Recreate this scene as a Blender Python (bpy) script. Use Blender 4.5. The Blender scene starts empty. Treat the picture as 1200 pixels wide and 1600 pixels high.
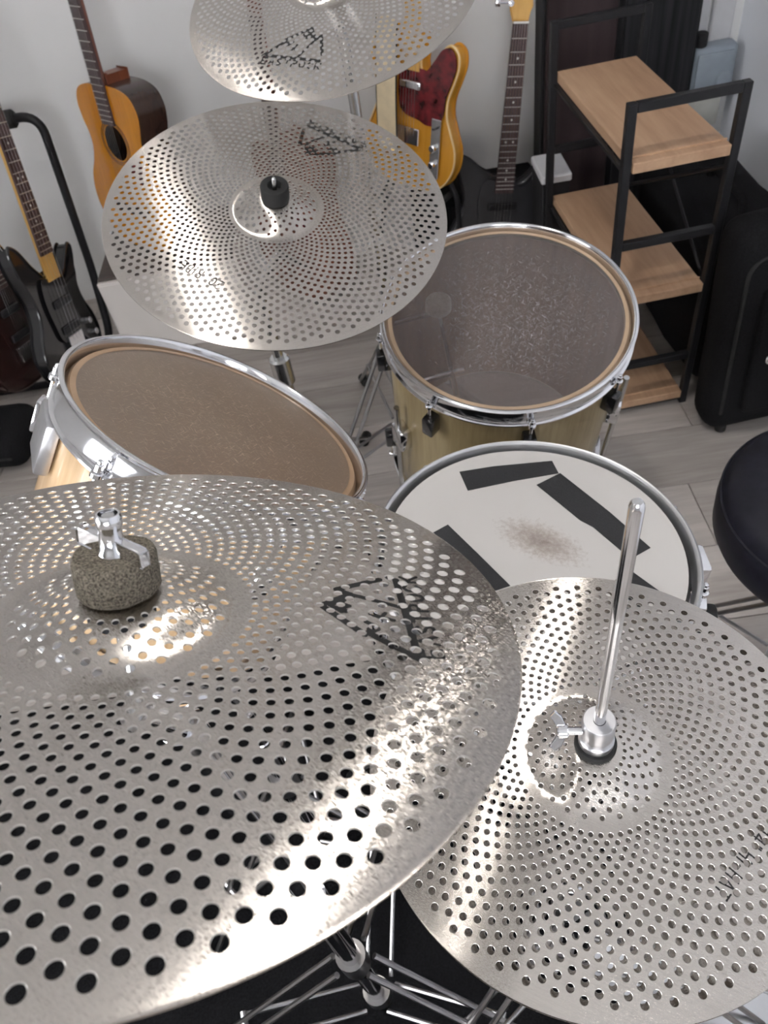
import bpy, bmesh, math, random
import numpy as np
from mathutils import Matrix, Vector, noise as mnoise

PI = math.pi
rad = math.radians
SC = bpy.context.scene
COL = SC.collection
random.seed(7)

# ------------------------------------------------------------------ camera, world, lights, exposure
cam_d = bpy.data.cameras.new('camera')
cam = bpy.data.objects.new('camera', cam_d)
COL.objects.link(cam)
CAM_R = Matrix(((0.98783429, 0.1497844, 0.04180965),
                (-0.08446304, 0.7425156, -0.66448218),
                (-0.13057338, 0.65286692, 0.74613362)))
cam.matrix_world = Matrix.Translation((0, 0, 1.42)) @ CAM_R.to_4x4()
cam_d.sensor_fit = 'HORIZONTAL'
cam_d.sensor_width = 36.0
cam_d.lens = 36.0
cam_d.clip_start = 0.01
cam_d.dof.use_dof = True
cam_d.dof.focus_distance = 0.6
cam_d.dof.aperture_fstop = 20.0
SC.camera = cam

SC.view_settings.view_transform = 'Standard'
SC.view_settings.look = 'None'
SC.view_settings.gamma = 1.0
SC.view_settings.use_curve_mapping = False
SC.view_settings.exposure = 0.2

world = bpy.data.worlds.new('world')
SC.world = world
world.use_nodes = True
wbg = world.node_tree.nodes['Background']
wbg.inputs['Color'].default_value = (0.96, 0.97, 1.0, 1)      # overcast daylight outside the window
wbg.inputs['Strength'].default_value = 10.6

LAMP_POS = (-0.10, 0.78)      # ceiling strip over the kit
LAMP_POWER = 158.0
CEIL_Z = 2.52
WALL_Y, WALL_XR, WALL_XL, WALL_YB = 2.488, 1.16, -2.6, -2.4

# ------------------------------------------------------------------ materials
MATS = {}


def new_mat(name):
    m = bpy.data.materials.new(name)
    m.use_nodes = True
    nt = m.node_tree
    nt.nodes.clear()
    out = nt.nodes.new('ShaderNodeOutputMaterial')
    return m, nt, out


def node(nt, t, **kw):
    n = nt.nodes.new(t)
    for k, v in kw.items():
        if k.startswith('i_'):
            n.inputs[k[2:].replace('_', ' ')].default_value = v
        else:
            setattr(n, k, v)
    return n


def bsdf(nt, col=(0.5, 0.5, 0.5), rough=0.5, metal=0.0, spec=0.5, coat=0.0):
    b = nt.nodes.new('ShaderNodeBsdfPrincipled')
    b.inputs['Base Color'].default_value = (*col, 1)
    b.inputs['Roughness'].default_value = rough
    b.inputs['Metallic'].default_value = metal
    b.inputs['Specular IOR Level'].default_value = spec
    b.inputs['Coat Weight'].default_value = coat
    return b


def ramp(nt, stops):
    r = nt.nodes.new('ShaderNodeValToRGB')
    e = r.color_ramp.elements
    while len(e) < len(stops):
        e.new(0.5)
    for i, (p, c) in enumerate(stops):
        e[i].position = p
        e[i].color = (*c, 1)
    return r


def plain(name, col, rough=0.5, metal=0.0, spec=0.5, var=0.12, scale=30, bump=0.0, coat=0.0, stretch=None):
    """principled with a little procedural colour variation and fine relief"""
    m, nt, out = new_mat(name)
    b = bsdf(nt, col, rough, metal, spec, coat)
    L = nt.links
    tc = nt.nodes.new('ShaderNodeTexCoord')
    src = tc.outputs['Object']
    if stretch:
        mp = nt.nodes.new('ShaderNodeMapping')
        mp.inputs['Scale'].default_value = stretch
        L.new(src, mp.inputs['Vector'])
        src = mp.outputs['Vector']
    nz = node(nt, 'ShaderNodeTexNoise', i_Scale=scale, i_Detail=4.0)
    L.new(src, nz.inputs['Vector'])
    lo = tuple(max(0, c * (1 - var)) for c in col)
    hi = tuple(min(1, c * (1 + var)) for c in col)
    r = ramp(nt, [(0.3, lo), (0.7, hi)])
    L.new(nz.outputs['Fac'], r.inputs['Fac'])
    L.new(r.outputs['Color'], b.inputs['Base Color'])
    if bump:
        bp = node(nt, 'ShaderNodeBump', i_Strength=bump, i_Distance=0.002)
        L.new(nz.outputs['Fac'], bp.inputs['Height'])
        L.new(bp.outputs['Normal'], b.inputs['Normal'])
    L.new(b.outputs[0], out.inputs[0])
    MATS[name] = m
    return m


def wood(name, c_dark, c_light, axis='x', scale=6.0, rough=0.45, coat=0.0, spec=0.4, rnd=False, fine=0.35):
    """grain running along one object axis"""
    m, nt, out = new_mat(name)
    L = nt.links
    b = bsdf(nt, c_light, rough, 0, spec, coat)
    tc = nt.nodes.new('ShaderNodeTexCoord')
    mp = nt.nodes.new('ShaderNodeMapping')
    s = {'x': (0.09, 1, 1), 'y': (1, 0.09, 1), 'z': (1, 1, 0.09)}[axis]
    mp.inputs['Scale'].default_value = s
    src = tc.outputs['Object']
    if rnd:
        oi = nt.nodes.new('ShaderNodeObjectInfo')
        mul = node(nt, 'ShaderNodeVectorMath', operation='SCALE')
        mul.inputs[0].default_value = (37.0, 91.0, 53.0)
        L.new(oi.outputs['Random'], mul.inputs['Scale'])
        add = node(nt, 'ShaderNodeVectorMath', operation='ADD')
        L.new(src, add.inputs[0])
        L.new(mul.outputs[0], add.inputs[1])
        src = add.outputs[0]
    L.new(src, mp.inputs['Vector'])
    n1 = node(nt, 'ShaderNodeTexNoise', i_Scale=scale, i_Detail=5.0, i_Roughness=0.55, i_Distortion=0.6)
    n2 = node(nt, 'ShaderNodeTexNoise', i_Scale=scale * 11, i_Detail=3.0, i_Roughness=0.6)
    L.new(mp.outputs[0], n1.inputs['Vector'])
    L.new(mp.outputs[0], n2.inputs['Vector'])
    mx = node(nt, 'ShaderNodeMix', data_type='FLOAT')
    mx.inputs['Factor'].default_value = fine
    L.new(n1.outputs['Fac'], mx.inputs['A'])
    L.new(n2.outputs['Fac'], mx.inputs['B'])
    r = ramp(nt, [(0.34, c_dark), (0.64, c_light)])
    L.new(mx.outputs['Result'], r.inputs['Fac'])
    col = r.outputs['Color']
    if rnd:
        hsv = nt.nodes.new('ShaderNodeHueSaturation')
        mr = node(nt, 'ShaderNodeMapRange')
        mr.inputs['To Min'].default_value = 0.82
        mr.inputs['To Max'].default_value = 1.14
        L.new(oi.outputs['Random'], mr.inputs['Value'])
        L.new(mr.outputs[0], hsv.inputs['Value'])
        L.new(col, hsv.inputs['Color'])
        col = hsv.outputs['Color']
    L.new(col, b.inputs['Base Color'])
    bp = node(nt, 'ShaderNodeBump', i_Strength=0.15, i_Distance=0.001)
    L.new(mx.outputs['Result'], bp.inputs['Height'])
    L.new(bp.outputs['Normal'], b.inputs['Normal'])
    L.new(b.outputs[0], out.inputs[0])
    MATS[name] = m
    return m


def steel(name, brush_deg, rough=0.17, aniso=0.8, col=(0.60, 0.56, 0.52), spread=3.1):
    """stainless sheet brushed in one direction: brush_deg is the object-space direction of the brush lines.
    The fine grooves scatter the normals across the brush lines, so lamps smear into streaks."""
    m, nt, out = new_mat(name)
    L = nt.links
    b = bsdf(nt, col, rough, 1.0)
    b.inputs['Anisotropic'].default_value = aniso
    a = rad(brush_deg + 90)
    vt = nt.nodes.new('ShaderNodeVectorTransform')
    vt.vector_type = 'VECTOR'
    vt.convert_from = 'OBJECT'
    vt.convert_to = 'WORLD'
    vt.inputs[0].default_value = (math.cos(a), math.sin(a), 0)
    L.new(vt.outputs[0], b.inputs['Tangent'])
    tc = nt.nodes.new('ShaderNodeTexCoord')
    # grooves
    rot = nt.nodes.new('ShaderNodeMapping')
    rot.vector_type = 'TEXTURE'
    rot.inputs['Rotation'].default_value = (0, 0, rad(brush_deg))
    rot.inputs['Scale'].default_value = (0.003, 0.00012, 1)
    L.new(tc.outputs['Object'], rot.inputs['Vector'])
    nz = node(nt, 'ShaderNodeTexNoise', i_Scale=1.0, i_Detail=2.0, i_Roughness=0.7)
    L.new(rot.outputs[0], nz.inputs['Vector'])
    k = node(nt, 'ShaderNodeMath', operation='MULTIPLY_ADD')
    k.inputs[1].default_value = spread
    k.inputs[2].default_value = -0.5 * spread
    L.new(nz.outputs['Fac'], k.inputs[0])
    sc = node(nt, 'ShaderNodeVectorMath', operation='SCALE')
    L.new(vt.outputs[0], sc.inputs[0])
    L.new(k.outputs[0], sc.inputs['Scale'])
    ge = nt.nodes.new('ShaderNodeNewGeometry')
    ad = node(nt, 'ShaderNodeVectorMath', operation='ADD')
    L.new(ge.outputs['Normal'], ad.inputs[0])
    L.new(sc.outputs[0], ad.inputs[1])
    nm = node(nt, 'ShaderNodeVectorMath', operation='NORMALIZE')
    L.new(ad.outputs[0], nm.inputs[0])
    L.new(nm.outputs[0], b.inputs['Normal'])
    # faint tone variation of the sheet
    n2 = node(nt, 'ShaderNodeTexNoise', i_Scale=0.1, i_Detail=3.0, i_Roughness=0.7)
    L.new(rot.outputs[0], n2.inputs['Vector'])
    r = ramp(nt, [(0.3, tuple(c * 0.93 for c in col)), (0.7, tuple(min(1, c * 1.06) for c in col))])
    L.new(n2.outputs['Fac'], r.inputs['Fac'])
    L.new(r.outputs['Color'], b.inputs['Base Color'])
    L.new(b.outputs[0], out.inputs[0])
    MATS[name] = m
    return m


def film(name, haze_col, haze=0.4, rough=0.25, tint=(0.9, 0.9, 0.9), scratch=0.5, gloss=0.1):
    """clear plastic drum head: see-through film with scratches and haze"""
    m, nt, out = new_mat(name)
    L = nt.links
    tr = node(nt, 'ShaderNodeBsdfTransparent')
    tr.inputs[0].default_value = (*tint, 1)
    b = bsdf(nt, haze_col, rough, 0.0, 0.6)
    tc = nt.nodes.new('ShaderNodeTexCoord')
    acc = None
    for i, ang in enumerate((0.3, 1.2, 2.2)):
        mp = nt.nodes.new('ShaderNodeMapping')
        mp.vector_type = 'TEXTURE'
        mp.inputs['Rotation'].default_value = (0, 0, ang)
        mp.inputs['Scale'].default_value = (0.10, 0.009, 1)
        mp.inputs['Location'].default_value = (i * 1.3, i * 0.7, 0)
        L.new(tc.outputs['Object'], mp.inputs['Vector'])
        nz = node(nt, 'ShaderNodeTexNoise', i_Scale=7.0, i_Detail=3.0, i_Roughness=0.6, i_Distortion=0.4)
        L.new(mp.outputs[0], nz.inputs['Vector'])
        r = ramp(nt, [(0.60, (0, 0, 0)), (0.70, (1, 1, 1))])
        L.new(nz.outputs['Fac'], r.inputs['Fac'])
        if acc is None:
            acc = r.outputs['Color']
        else:
            mx = node(nt, 'ShaderNodeMath', operation='MAXIMUM')
            L.new(acc, mx.inputs[0])
            L.new(r.outputs['Color'], mx.inputs[1])
            acc = mx.outputs[0]
    # scratches are denser towards the middle of the head, where it is struck
    ln = node(nt, 'ShaderNodeVectorMath', operation='LENGTH')
    L.new(tc.outputs['Object'], ln.inputs[0])
    mr = node(nt, 'ShaderNodeMapRange')
    mr.inputs['From Min'].default_value = 0.06
    mr.inputs['From Max'].default_value = 0.19
    mr.inputs['To Min'].default_value = 1.0
    mr.inputs['To Max'].default_value = 0.15
    L.new(ln.outputs['Value'], mr.inputs['Value'])
    ms = node(nt, 'ShaderNodeMath', operation='MULTIPLY')
    L.new(acc, ms.inputs[0])
    L.new(mr.outputs[0], ms.inputs[1])
    cl = nt.nodes.new('ShaderNodeTexNoise')
    cl.inputs['Scale'].default_value = 9
    L.new(tc.outputs['Object'], cl.inputs['Vector'])
    wm = node(nt, 'ShaderNodeMix', data_type='RGBA')
    wm.inputs['A'].default_value = (*haze_col, 1)
    wm.inputs['B'].default_value = (*(min(1, c * 1.9) for c in haze_col), 1)
    L.new(ms.outputs[0], wm.inputs['Factor'])
    L.new(wm.outputs['Result'], b.inputs['Base Color'])
    f = node(nt, 'ShaderNodeMath', operation='MULTIPLY_ADD')
    f.inputs[1].default_value = scratch
    L.new(ms.outputs[0], f.inputs[0])
    f2 = node(nt, 'ShaderNodeMath', operation='MULTIPLY_ADD')
    f2.inputs[1].default_value = 0.25
    f2.inputs[2].default_value = haze - 0.125
    L.new(cl.outputs['Fac'], f2.inputs[0])
    L.new(f2.outputs[0], f.inputs[2])
    f.use_clamp = True
    mix = nt.nodes.new('ShaderNodeMixShader')
    L.new(f.outputs[0], mix.inputs[0])
    L.new(tr.outputs[0], mix.inputs[1])
    L.new(b.outputs[0], mix.inputs[2])
    gl = nt.nodes.new('ShaderNodeBsdfGlossy')
    gl.inputs['Roughness'].default_value = gloss
    fr = node(nt, 'ShaderNodeFresnel', i_IOR=1.5)
    mix2 = nt.nodes.new('ShaderNodeMixShader')
    L.new(fr.outputs[0], mix2.inputs[0])
    L.new(mix.outputs[0], mix2.inputs[1])
    L.new(gl.outputs[0], mix2.inputs[2])
    L.new(mix2.outputs[0], out.inputs[0])
    MATS[name] = m
    return m


def emit(name, col, power):
    m, nt, out = new_mat(name)
    e = nt.nodes.new('ShaderNodeEmission')
    e.inputs[0].default_value = (*col, 1)
    e.inputs[1].default_value = power
    nt.links.new(e.outputs[0], out.inputs[0])
    MATS[name] = m
    return m


plain('wall_paint', (0.72, 0.715, 0.71), 0.8, var=0.02, scale=3, bump=0.03)
plain('ceiling_paint', (0.85, 0.85, 0.84), 0.9, var=0.02, scale=3)
plain('white_trim', (0.58, 0.58, 0.6), 0.5, var=0.03)
wood('floor_wood', (0.31, 0.275, 0.25), (0.51, 0.465, 0.43), 'x', 7.0, 0.42, rnd=True)
plain('floor_gap', (0.06, 0.05, 0.045), 0.8)
plain('rug_black', (0.008, 0.008, 0.009), 0.95, var=0.5, scale=260, bump=0.4, spec=0.1)
plain('chrome', (0.78, 0.78, 0.8), 0.09, 1.0, var=0.02)
plain('chrome_dull', (0.62, 0.62, 0.62), 0.22, 1.0, var=0.05)
plain('steel_rim', (0.58, 0.555, 0.52), 0.3, 1.0, var=0.03)
plain('chrome_worn', (0.36, 0.35, 0.35), 0.28, 1.0, var=0.1)
plain('hoop_grey', (0.60, 0.60, 0.61), 0.42, 1.0, var=0.04)
plain('collar_amber', (0.36, 0.235, 0.14), 0.4, var=0.15, scale=12, coat=0.2)
plain('wall_paint_daylit', (0.80, 0.82, 0.87), 0.8, var=0.02, scale=3, bump=0.03)  # daylight on the right wall, put into a lighter, bluer wall colour
plain('aluminium', (0.6, 0.6, 0.62), 0.32, 1.0, var=0.05, scale=120)
plain('black_metal', (0.014, 0.014, 0.016), 0.42, 0.0, 0.25, var=0.2)
plain('black_plastic', (0.02, 0.02, 0.022), 0.5, var=0.2, spec=0.25)
plain('black_lacquer', (0.012, 0.012, 0.014), 0.18, var=0.1, coat=0.5)
plain('charcoal_lacquer', (0.03, 0.03, 0.034), 0.35, var=0.1, coat=0.3)
plain('dark_brown_lacquer', (0.035, 0.016, 0.014), 0.25, var=0.2, coat=0.4)
plain('rubber', (0.025, 0.025, 0.025), 0.75, var=0.2, spec=0.2)
plain('black_cloth', (0.009, 0.009, 0.010), 0.85, var=0.4, scale=220, bump=0.25, spec=0.12)
plain('navy_vinyl', (0.011, 0.011, 0.018), 0.5, var=0.3, scale=60, bump=0.08, spec=0.25)
plain('felt_grey', (0.17, 0.15, 0.12), 0.95, var=0.75, scale=900, bump=0.9, spec=0.1)
plain('felt_dark', (0.03, 0.03, 0.033), 0.9, var=0.3, scale=300, bump=0.3, spec=0.1)
plain('felt_white', (0.62, 0.60, 0.55), 0.95, var=0.1, scale=200, bump=0.2)
plain('ink_black', (0.008, 0.008, 0.008), 0.55, var=0.1)
plain('black_tape', (0.035, 0.035, 0.037), 0.75, var=0.12, scale=700, bump=0.25, spec=0.2)
plain("white_laminate", (0.66, 0.62, 0.59), 0.45, var=0.03, scale=8)
plain('dark_top', (0.075, 0.06, 0.055), 0.5, var=0.2)
plain('socket_grey', (0.26, 0.30, 0.345), 0.45, var=0.06)
plain('socket_pale', (0.44, 0.44, 0.41), 0.5, var=0.06)
plain('cream_leather', (0.68, 0.56, 0.37), 0.6, var=0.08, scale=40)
plain('brass', (0.75, 0.52, 0.2), 0.25, 1.0, var=0.05)
plain('tortoise', (0.11, 0.010, 0.013), 0.22, var=0.85, scale=40, coat=0.4)
plain('cream_binding', (0.72, 0.52, 0.25), 0.4, var=0.05)
plain('nickel_fret', (0.62, 0.58, 0.54), 0.3, 1.0, var=0.03)
plain('pearl', (0.72, 0.70, 0.66), 0.3, var=0.1)
plain('collar_cream', (0.50, 0.36, 0.24), 0.4, var=0.12, scale=12, coat=0.2)
plain('black_grain', (0.016, 0.016, 0.018), 0.5, var=0.8, scale=26, bump=0.3, stretch=(2, 2, 0.06), spec=0.2)
plain('cabinet_panel', (0.045, 0.032, 0.034), 0.32, var=0.4, scale=18, stretch=(1, 1, 0.08), spec=0.3)
wood('drum_maple', (0.56, 0.36, 0.19), (0.78, 0.58, 0.36), 'z', 9.0, 0.3, coat=0.5)
wood('drum_ash', (0.22, 0.16, 0.075), (0.40, 0.315, 0.17), 'z', 10.0, 0.35, coat=0.4)
wood('shell_inside', (0.27, 0.15, 0.075), (0.46, 0.29, 0.16), 'z', 8.0, 0.6)
wood('shelf_wood', (0.36, 0.215, 0.13), (0.52, 0.34, 0.215), 'y', 7.0, 0.5)
wood('spruce_orange', (0.50, 0.18, 0.010), (0.66, 0.265, 0.016), 'z', 16.0, 0.22, coat=0.6)
wood('rosewood_dark', (0.018, 0.010, 0.008), (0.055, 0.030, 0.022), 'z', 12.0, 0.25, coat=0.3)
wood('mahogany', (0.10, 0.024, 0.012), (0.19, 0.055, 0.025), 'z', 12.0, 0.3, coat=0.3)
wood('fretboard', (0.045, 0.026, 0.026), (0.10, 0.062, 0.062), 'z', 14.0, 0.45)
wood('butterscotch', (0.55, 0.24, 0.022), (0.68, 0.33, 0.04), 'z', 10.0, 0.2, coat=0.6)
wood('maple_neck', (0.56, 0.31, 0.075), (0.72, 0.44, 0.13), 'z', 10.0, 0.28, coat=0.4)
film('clear_head', (0.25, 0.215, 0.205), 0.38, 0.3, (0.78, 0.73, 0.72), 0.55, gloss=0.16)
film('amber_head', (0.30, 0.215, 0.15), 0.55, 0.4, (0.92, 0.80, 0.68), 0.25, gloss=0.34)

# coated snare head: white, with a worn grey-brown patch where the sticks land
m, nt, out = new_mat('coated_head')
b = bsdf(nt, (0.57, 0.545, 0.52), 0.62)
tc = nt.nodes.new('ShaderNodeTexCoord')
mp = nt.nodes.new('ShaderNodeMapping')
mp.vector_type = 'TEXTURE'
mp.inputs['Location'].default_value = (0.012, 0.014, 0)
mp.inputs['Rotation'].default_value = (0, 0, rad(-38))
mp.inputs['Scale'].default_value = (0.060, 0.030, 1)
nt.links.new(tc.outputs['Object'], mp.inputs['Vector'])
ln = node(nt, 'ShaderNodeVectorMath', operation='LENGTH')
nt.links.new(mp.outputs[0], ln.inputs[0])
nz = node(nt, 'ShaderNodeTexNoise', i_Scale=150.0, i_Detail=5.0, i_Roughness=0.75)
nt.links.new(tc.outputs['Object'], nz.inputs['Vector'])
ad = node(nt, 'ShaderNodeMath', operation='MULTIPLY_ADD')
ad.inputs[1].default_value = 1.7
nt.links.new(nz.outputs['Fac'], ad.inputs[0])
nt.links.new(ln.outputs['Value'], ad.inputs[2])
r = ramp(nt, [(0.0, (0.25, 0.205, 0.18)), (0.45, (0.40, 0.35, 0.315)), (0.85, (0.57, 0.545, 0.52))])
mr = node(nt, 'ShaderNodeMapRange')
mr.inputs['From Min'].default_value = 0.7
mr.inputs['From Max'].default_value = 2.0
nt.links.new(ad.outputs[0], mr.inputs['Value'])
nt.links.new(mr.outputs[0], r.inputs['Fac'])
nt.links.new(r.outputs['Color'], b.inputs['Base Color'])
nt.links.new(b.outputs[0], out.inputs[0])
MATS['coated_head'] = m

# ------------------------------------------------------------------ mesh builder and scene helpers


def mtx(loc=(0, 0, 0), rx=0, ry=0, rz=0):
    return (Matrix.Translation(loc) @ Matrix.Rotation(rz, 4, 'Z') @ Matrix.Rotation(ry, 4, 'Y')
            @ Matrix.Rotation(rx, 4, 'X'))


def frame_from(c, n):
    n = Vector(n).normalized()
    x = Vector((1, 0, 0)) - n * n.x
    x.normalize()
    y = n.cross(x)
    return Matrix(((x.x, y.x, n.x, c[0]), (x.y, y.y, n.y, c[1]), (x.z, y.z, n.z, c[2]), (0, 0, 0, 1)))


def align_z(p0, p1):
    d = Vector(p1) - Vector(p0)
    return Matrix.Translation(p0) @ d.to_track_quat('Z', 'Y').to_matrix().to_4x4(), d.length


class MB:
    def __init__(self):
        self.v, self.f = [], []

    def add(self, vs, fs, M=None):
        o = len(self.v)
        if M is not None:
            vs = [M @ Vector(p) for p in vs]
        self.v += [tuple(p) for p in vs]
        self.f += [tuple(i + o for i in f) for f in fs]
        return self

    def box(self, c, s, bev=0.0, M=None, seg=1):
        bm = bmesh.new()
        bmesh.ops.create_cube(bm, size=1.0)
        for v in bm.verts:
            v.co = Vector((v.co.x * s[0] + c[0], v.co.y * s[1] + c[1], v.co.z * s[2] + c[2]))
        if bev > 0:
            bmesh.ops.bevel(bm, geom=bm.edges[:], offset=min(bev, min(s) * 0.49), segments=seg, profile=0.5,
                            affect='EDGES')
        bm.verts.index_update()
        vs = [v.co.copy() for v in bm.verts]
        fs = [[v.index for v in f.verts] for f in bm.faces]
        bm.free()
        return self.add(vs, fs, M)

    def lathe(self, prof, seg=32, M=None, close=False):
        vs, fs = [], []
        n = len(prof)
        for i in range(seg):
            a = 2 * PI * i / seg
            ca, sa = math.cos(a), math.sin(a)
            vs += [(r * ca, r * sa, z) for r, z in prof]
        m = n if close else n - 1
        for i in range(seg):
            j = (i + 1) % seg
            for k in range(m):
                k2 = (k + 1) % n
                q = [i * n + k, j * n + k, j * n + k2, i * n + k2]
                fs.append(q)
        # collapse poles
        out = []
        for q in fs:
            seen = []
            for i in q:
                if abs(vs[i][0]) < 1e-9 and abs(vs[i][1]) < 1e-9:
                    i = i % n
                if i not in seen:
                    seen.append(i)
            if len(seen) > 2:
                out.append(seen)
        return self.add(vs, out, M)

    def cyl(self, p0, p1, r, seg=14, r2=None, bev=0.0):
        M, L = align_z(p0, p1)
        r2 = r if r2 is None else r2
        b = min(bev, r * 0.5, L * 0.4)
        if b > 0:
            prof = [(0, 0), (r - b, 0), (r, b), (r2, L - b), (r2 - b, L), (0, L)]
        else:
            prof = [(0, 0), (r, 0), (r2, L), (0, L)]
        return self.lathe(prof, seg, M)

    def tube(self, pts, r, seg=10, caps=True):
        pts = [Vector(p) for p in pts]
        n = len(pts)
        T = []
        for i in range(n):
            a, b_ = pts[max(0, i - 1)], pts[min(n - 1, i + 1)]
            T.append((b_ - a).normalized())
        u = T[0].orthogonal().normalized()
        vs, fs = [], []
        rr = r if isinstance(r, (list, tuple)) else [r] * n
        for i in range(n):
            u = (u - T[i] * u.dot(T[i])).normalized()
            w = T[i].cross(u)
            for k in range(seg):
                a = 2 * PI * k / seg
                vs.append(pts[i] + (u * math.cos(a) + w * math.sin(a)) * rr[i])
        for i in range(n - 1):
            for k in range(seg):
                k2 = (k + 1) % seg
                fs.append([i * seg + k, i * seg + k2, (i + 1) * seg + k2, (i + 1) * seg + k])
        if caps:
            fs.append(list(range(seg - 1, -1, -1)))
            fs.append([(n - 1) * seg + k for k in range(seg)])
        return self.add(vs, fs)

    def prism(self, outline, t0, t1, bev=0.0, steps=3, M=None, cap0=True, cap1=True):
        """outline in (x,z), thickness along y from t0 to t1 (t0 < t1); rounded rims"""
        n = len(outline)
        P = [Vector((x, z)) for x, z in outline]
        N = []
        for i in range(n):
            d = P[(i + 1) % n] - P[i - 1]
            N.append(Vector((d.y, -d.x)).normalized())      # outward for a CCW outline
        rings = []
        if bev > 0:
            for s in range(steps + 1):
                a = s / steps * PI / 2
                rings.append((t0 + bev * (1 - math.sin(a)), bev * (1 - math.cos(a))))
            for s in range(steps + 1):
                a = PI / 2 - s / steps * PI / 2
                rings.append((t1 - bev * (1 - math.sin(a)), bev * (1 - math.cos(a))))
        else:
            rings = [(t0, 0), (t1, 0)]
        vs, fs = [], []
        for y, ins in rings:
            vs += [(p.x - q.x * ins, y, p.y - q.y * ins) for p, q in zip(P, N)]
        R = len(rings)
        for k in range(R - 1):
            for i in range(n):
                j = (i + 1) % n
                fs.append([k * n + i, k * n + j, (k + 1) * n + j, (k + 1) * n + i])
        if cap0:
            fs.append(list(range(n - 1, -1, -1)))
        if cap1:
            fs.append([(R - 1) * n + i for i in range(n)])
        return self.add(vs, fs, M)

    def build(self, name, mat, parent=None, smooth=40, M=None, recalc=True):
        me = bpy.data.meshes.new(name)
        me.from_pydata(self.v, [], self.f)
        bm = bmesh.new()
        bm.from_mesh(me)
        if recalc:
            bmesh.ops.recalc_face_normals(bm, faces=bm.faces[:])
        bm.to_mesh(me)
        bm.free()
        if smooth:
            me.polygons.foreach_set('use_smooth', [True] * len(me.polygons))
            me.set_sharp_from_angle(angle=rad(smooth))
        me.materials.append(MATS[mat] if isinstance(mat, str) else mat)
        me.update()
        return put(name, me, parent, M)


def put(name, me, parent=None, M=None):
    o = bpy.data.objects.new(name, me)
    COL.objects.link(o)
    if parent is not None:
        o.parent = parent
    if M is not None:
        o.matrix_local = M
    return o


def tag(o, label=None, cat=None, group=None, kind=None):
    if label:
        o['label'] = label
    if cat:
        o['category'] = cat
    if group:
        o['group'] = group
    if kind:
        o['kind'] = kind
    return o


def thing(name, M, label, cat, group=None):
    o = bpy.data.objects.new(name, None)
    o.empty_display_size = 0.05
    COL.objects.link(o)
    o.matrix_world = M if isinstance(M, Matrix) else Matrix.Translation(M)
    return tag(o, label, cat, group)


def fillet(pts, r, n=6):
    """round the inner corners of a polyline"""
    pts = [Vector(p) for p in pts]
    out = [pts[0]]
    for i in range(1, len(pts) - 1):
        a, b_, c = pts[i - 1], pts[i], pts[i + 1]
        d1, d2 = (a - b_), (c - b_)
        q = min(r, d1.length * 0.48, d2.length * 0.48)
        p1, p2 = b_ + d1.normalized() * q, b_ + d2.normalized() * q
        for k in range(n + 1):
            t = k / n
            out.append(p1 * (1 - t) ** 2 + b_ * 2 * t * (1 - t) + p2 * t * t)
    out.append(pts[-1])
    return out


def spline(pts, per=6):
    """closed Catmull-Rom through 2D points"""
    n = len(pts)
    out = []
    for i in range(n):
        p0, p1, p2, p3 = (Vector(pts[(i + k) % n]) for k in (-1, 0, 1, 2))
        for k in range(per):
            t = k / per
            out.append(tuple(0.5 * ((2 * p1) + (p2 - p0) * t + (2 * p0 - 5 * p1 + 4 * p2 - p3) * t * t
                                    + (3 * p1 - p0 - 3 * p2 + p3) * t ** 3)))
    return out


# ------------------------------------------------------------------ the room
def slab(name, c, s, mat, parent=None):
    return MB().box(c, s).build(name, mat, parent, smooth=0)


floor = tag(slab('floor', ((WALL_XL + WALL_XR) / 2, (WALL_Y + WALL_YB) / 2, -0.056),
                 (WALL_XR - WALL_XL + 0.2, WALL_Y - WALL_YB + 0.2, 0.1), 'floor_gap'), kind='structure')
# laminate planks, each its own piece, running along the back wall
PW, PL = 0.19, 1.28
row = 0
y = WALL_YB
while y < WALL_Y - 0.01:
    y1 = min(y + PW, WALL_Y)
    x = WALL_XL - (row * 0.47 % 1.0) * PL
    while x < WALL_XR - 0.01:
        xa, xb = max(x, WALL_XL), min(x + PL, WALL_XR)
        if xb - xa > 0.05:
            w, d = xb - xa - 0.002, y1 - y - 0.002
            mb = MB().box((0, 0, -0.004), (w, d, 0.008), 0.0012)
            mb.build('plank', 'floor_wood', floor, smooth=0, M=Matrix.Translation(((xa + xb) / 2, (y + y1) / 2, 0)))
        x += PL
    y += PW
    row += 1

tag(slab('ceiling', ((WALL_XL + WALL_XR) / 2, (WALL_Y + WALL_YB) / 2, CEIL_Z + 0.05),
         (WALL_XR - WALL_XL + 0.2, WALL_Y - WALL_YB + 0.2, 0.1), 'ceiling_paint'), kind='structure')
tag(slab('wall_back', ((WALL_XL + WALL_XR) / 2, WALL_Y + 0.05, CEIL_Z / 2 - 0.003),
         (WALL_XR - WALL_XL + 0.2, 0.1, CEIL_Z + 0.006), 'wall_paint'), kind='structure')
tag(slab('wall_right', (WALL_XR + 0.05, (WALL_Y + WALL_YB) / 2, CEIL_Z / 2 - 0.003),
         (0.1, WALL_Y - WALL_YB, CEIL_Z + 0.006), 'wall_paint_daylit'), kind='structure')
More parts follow.
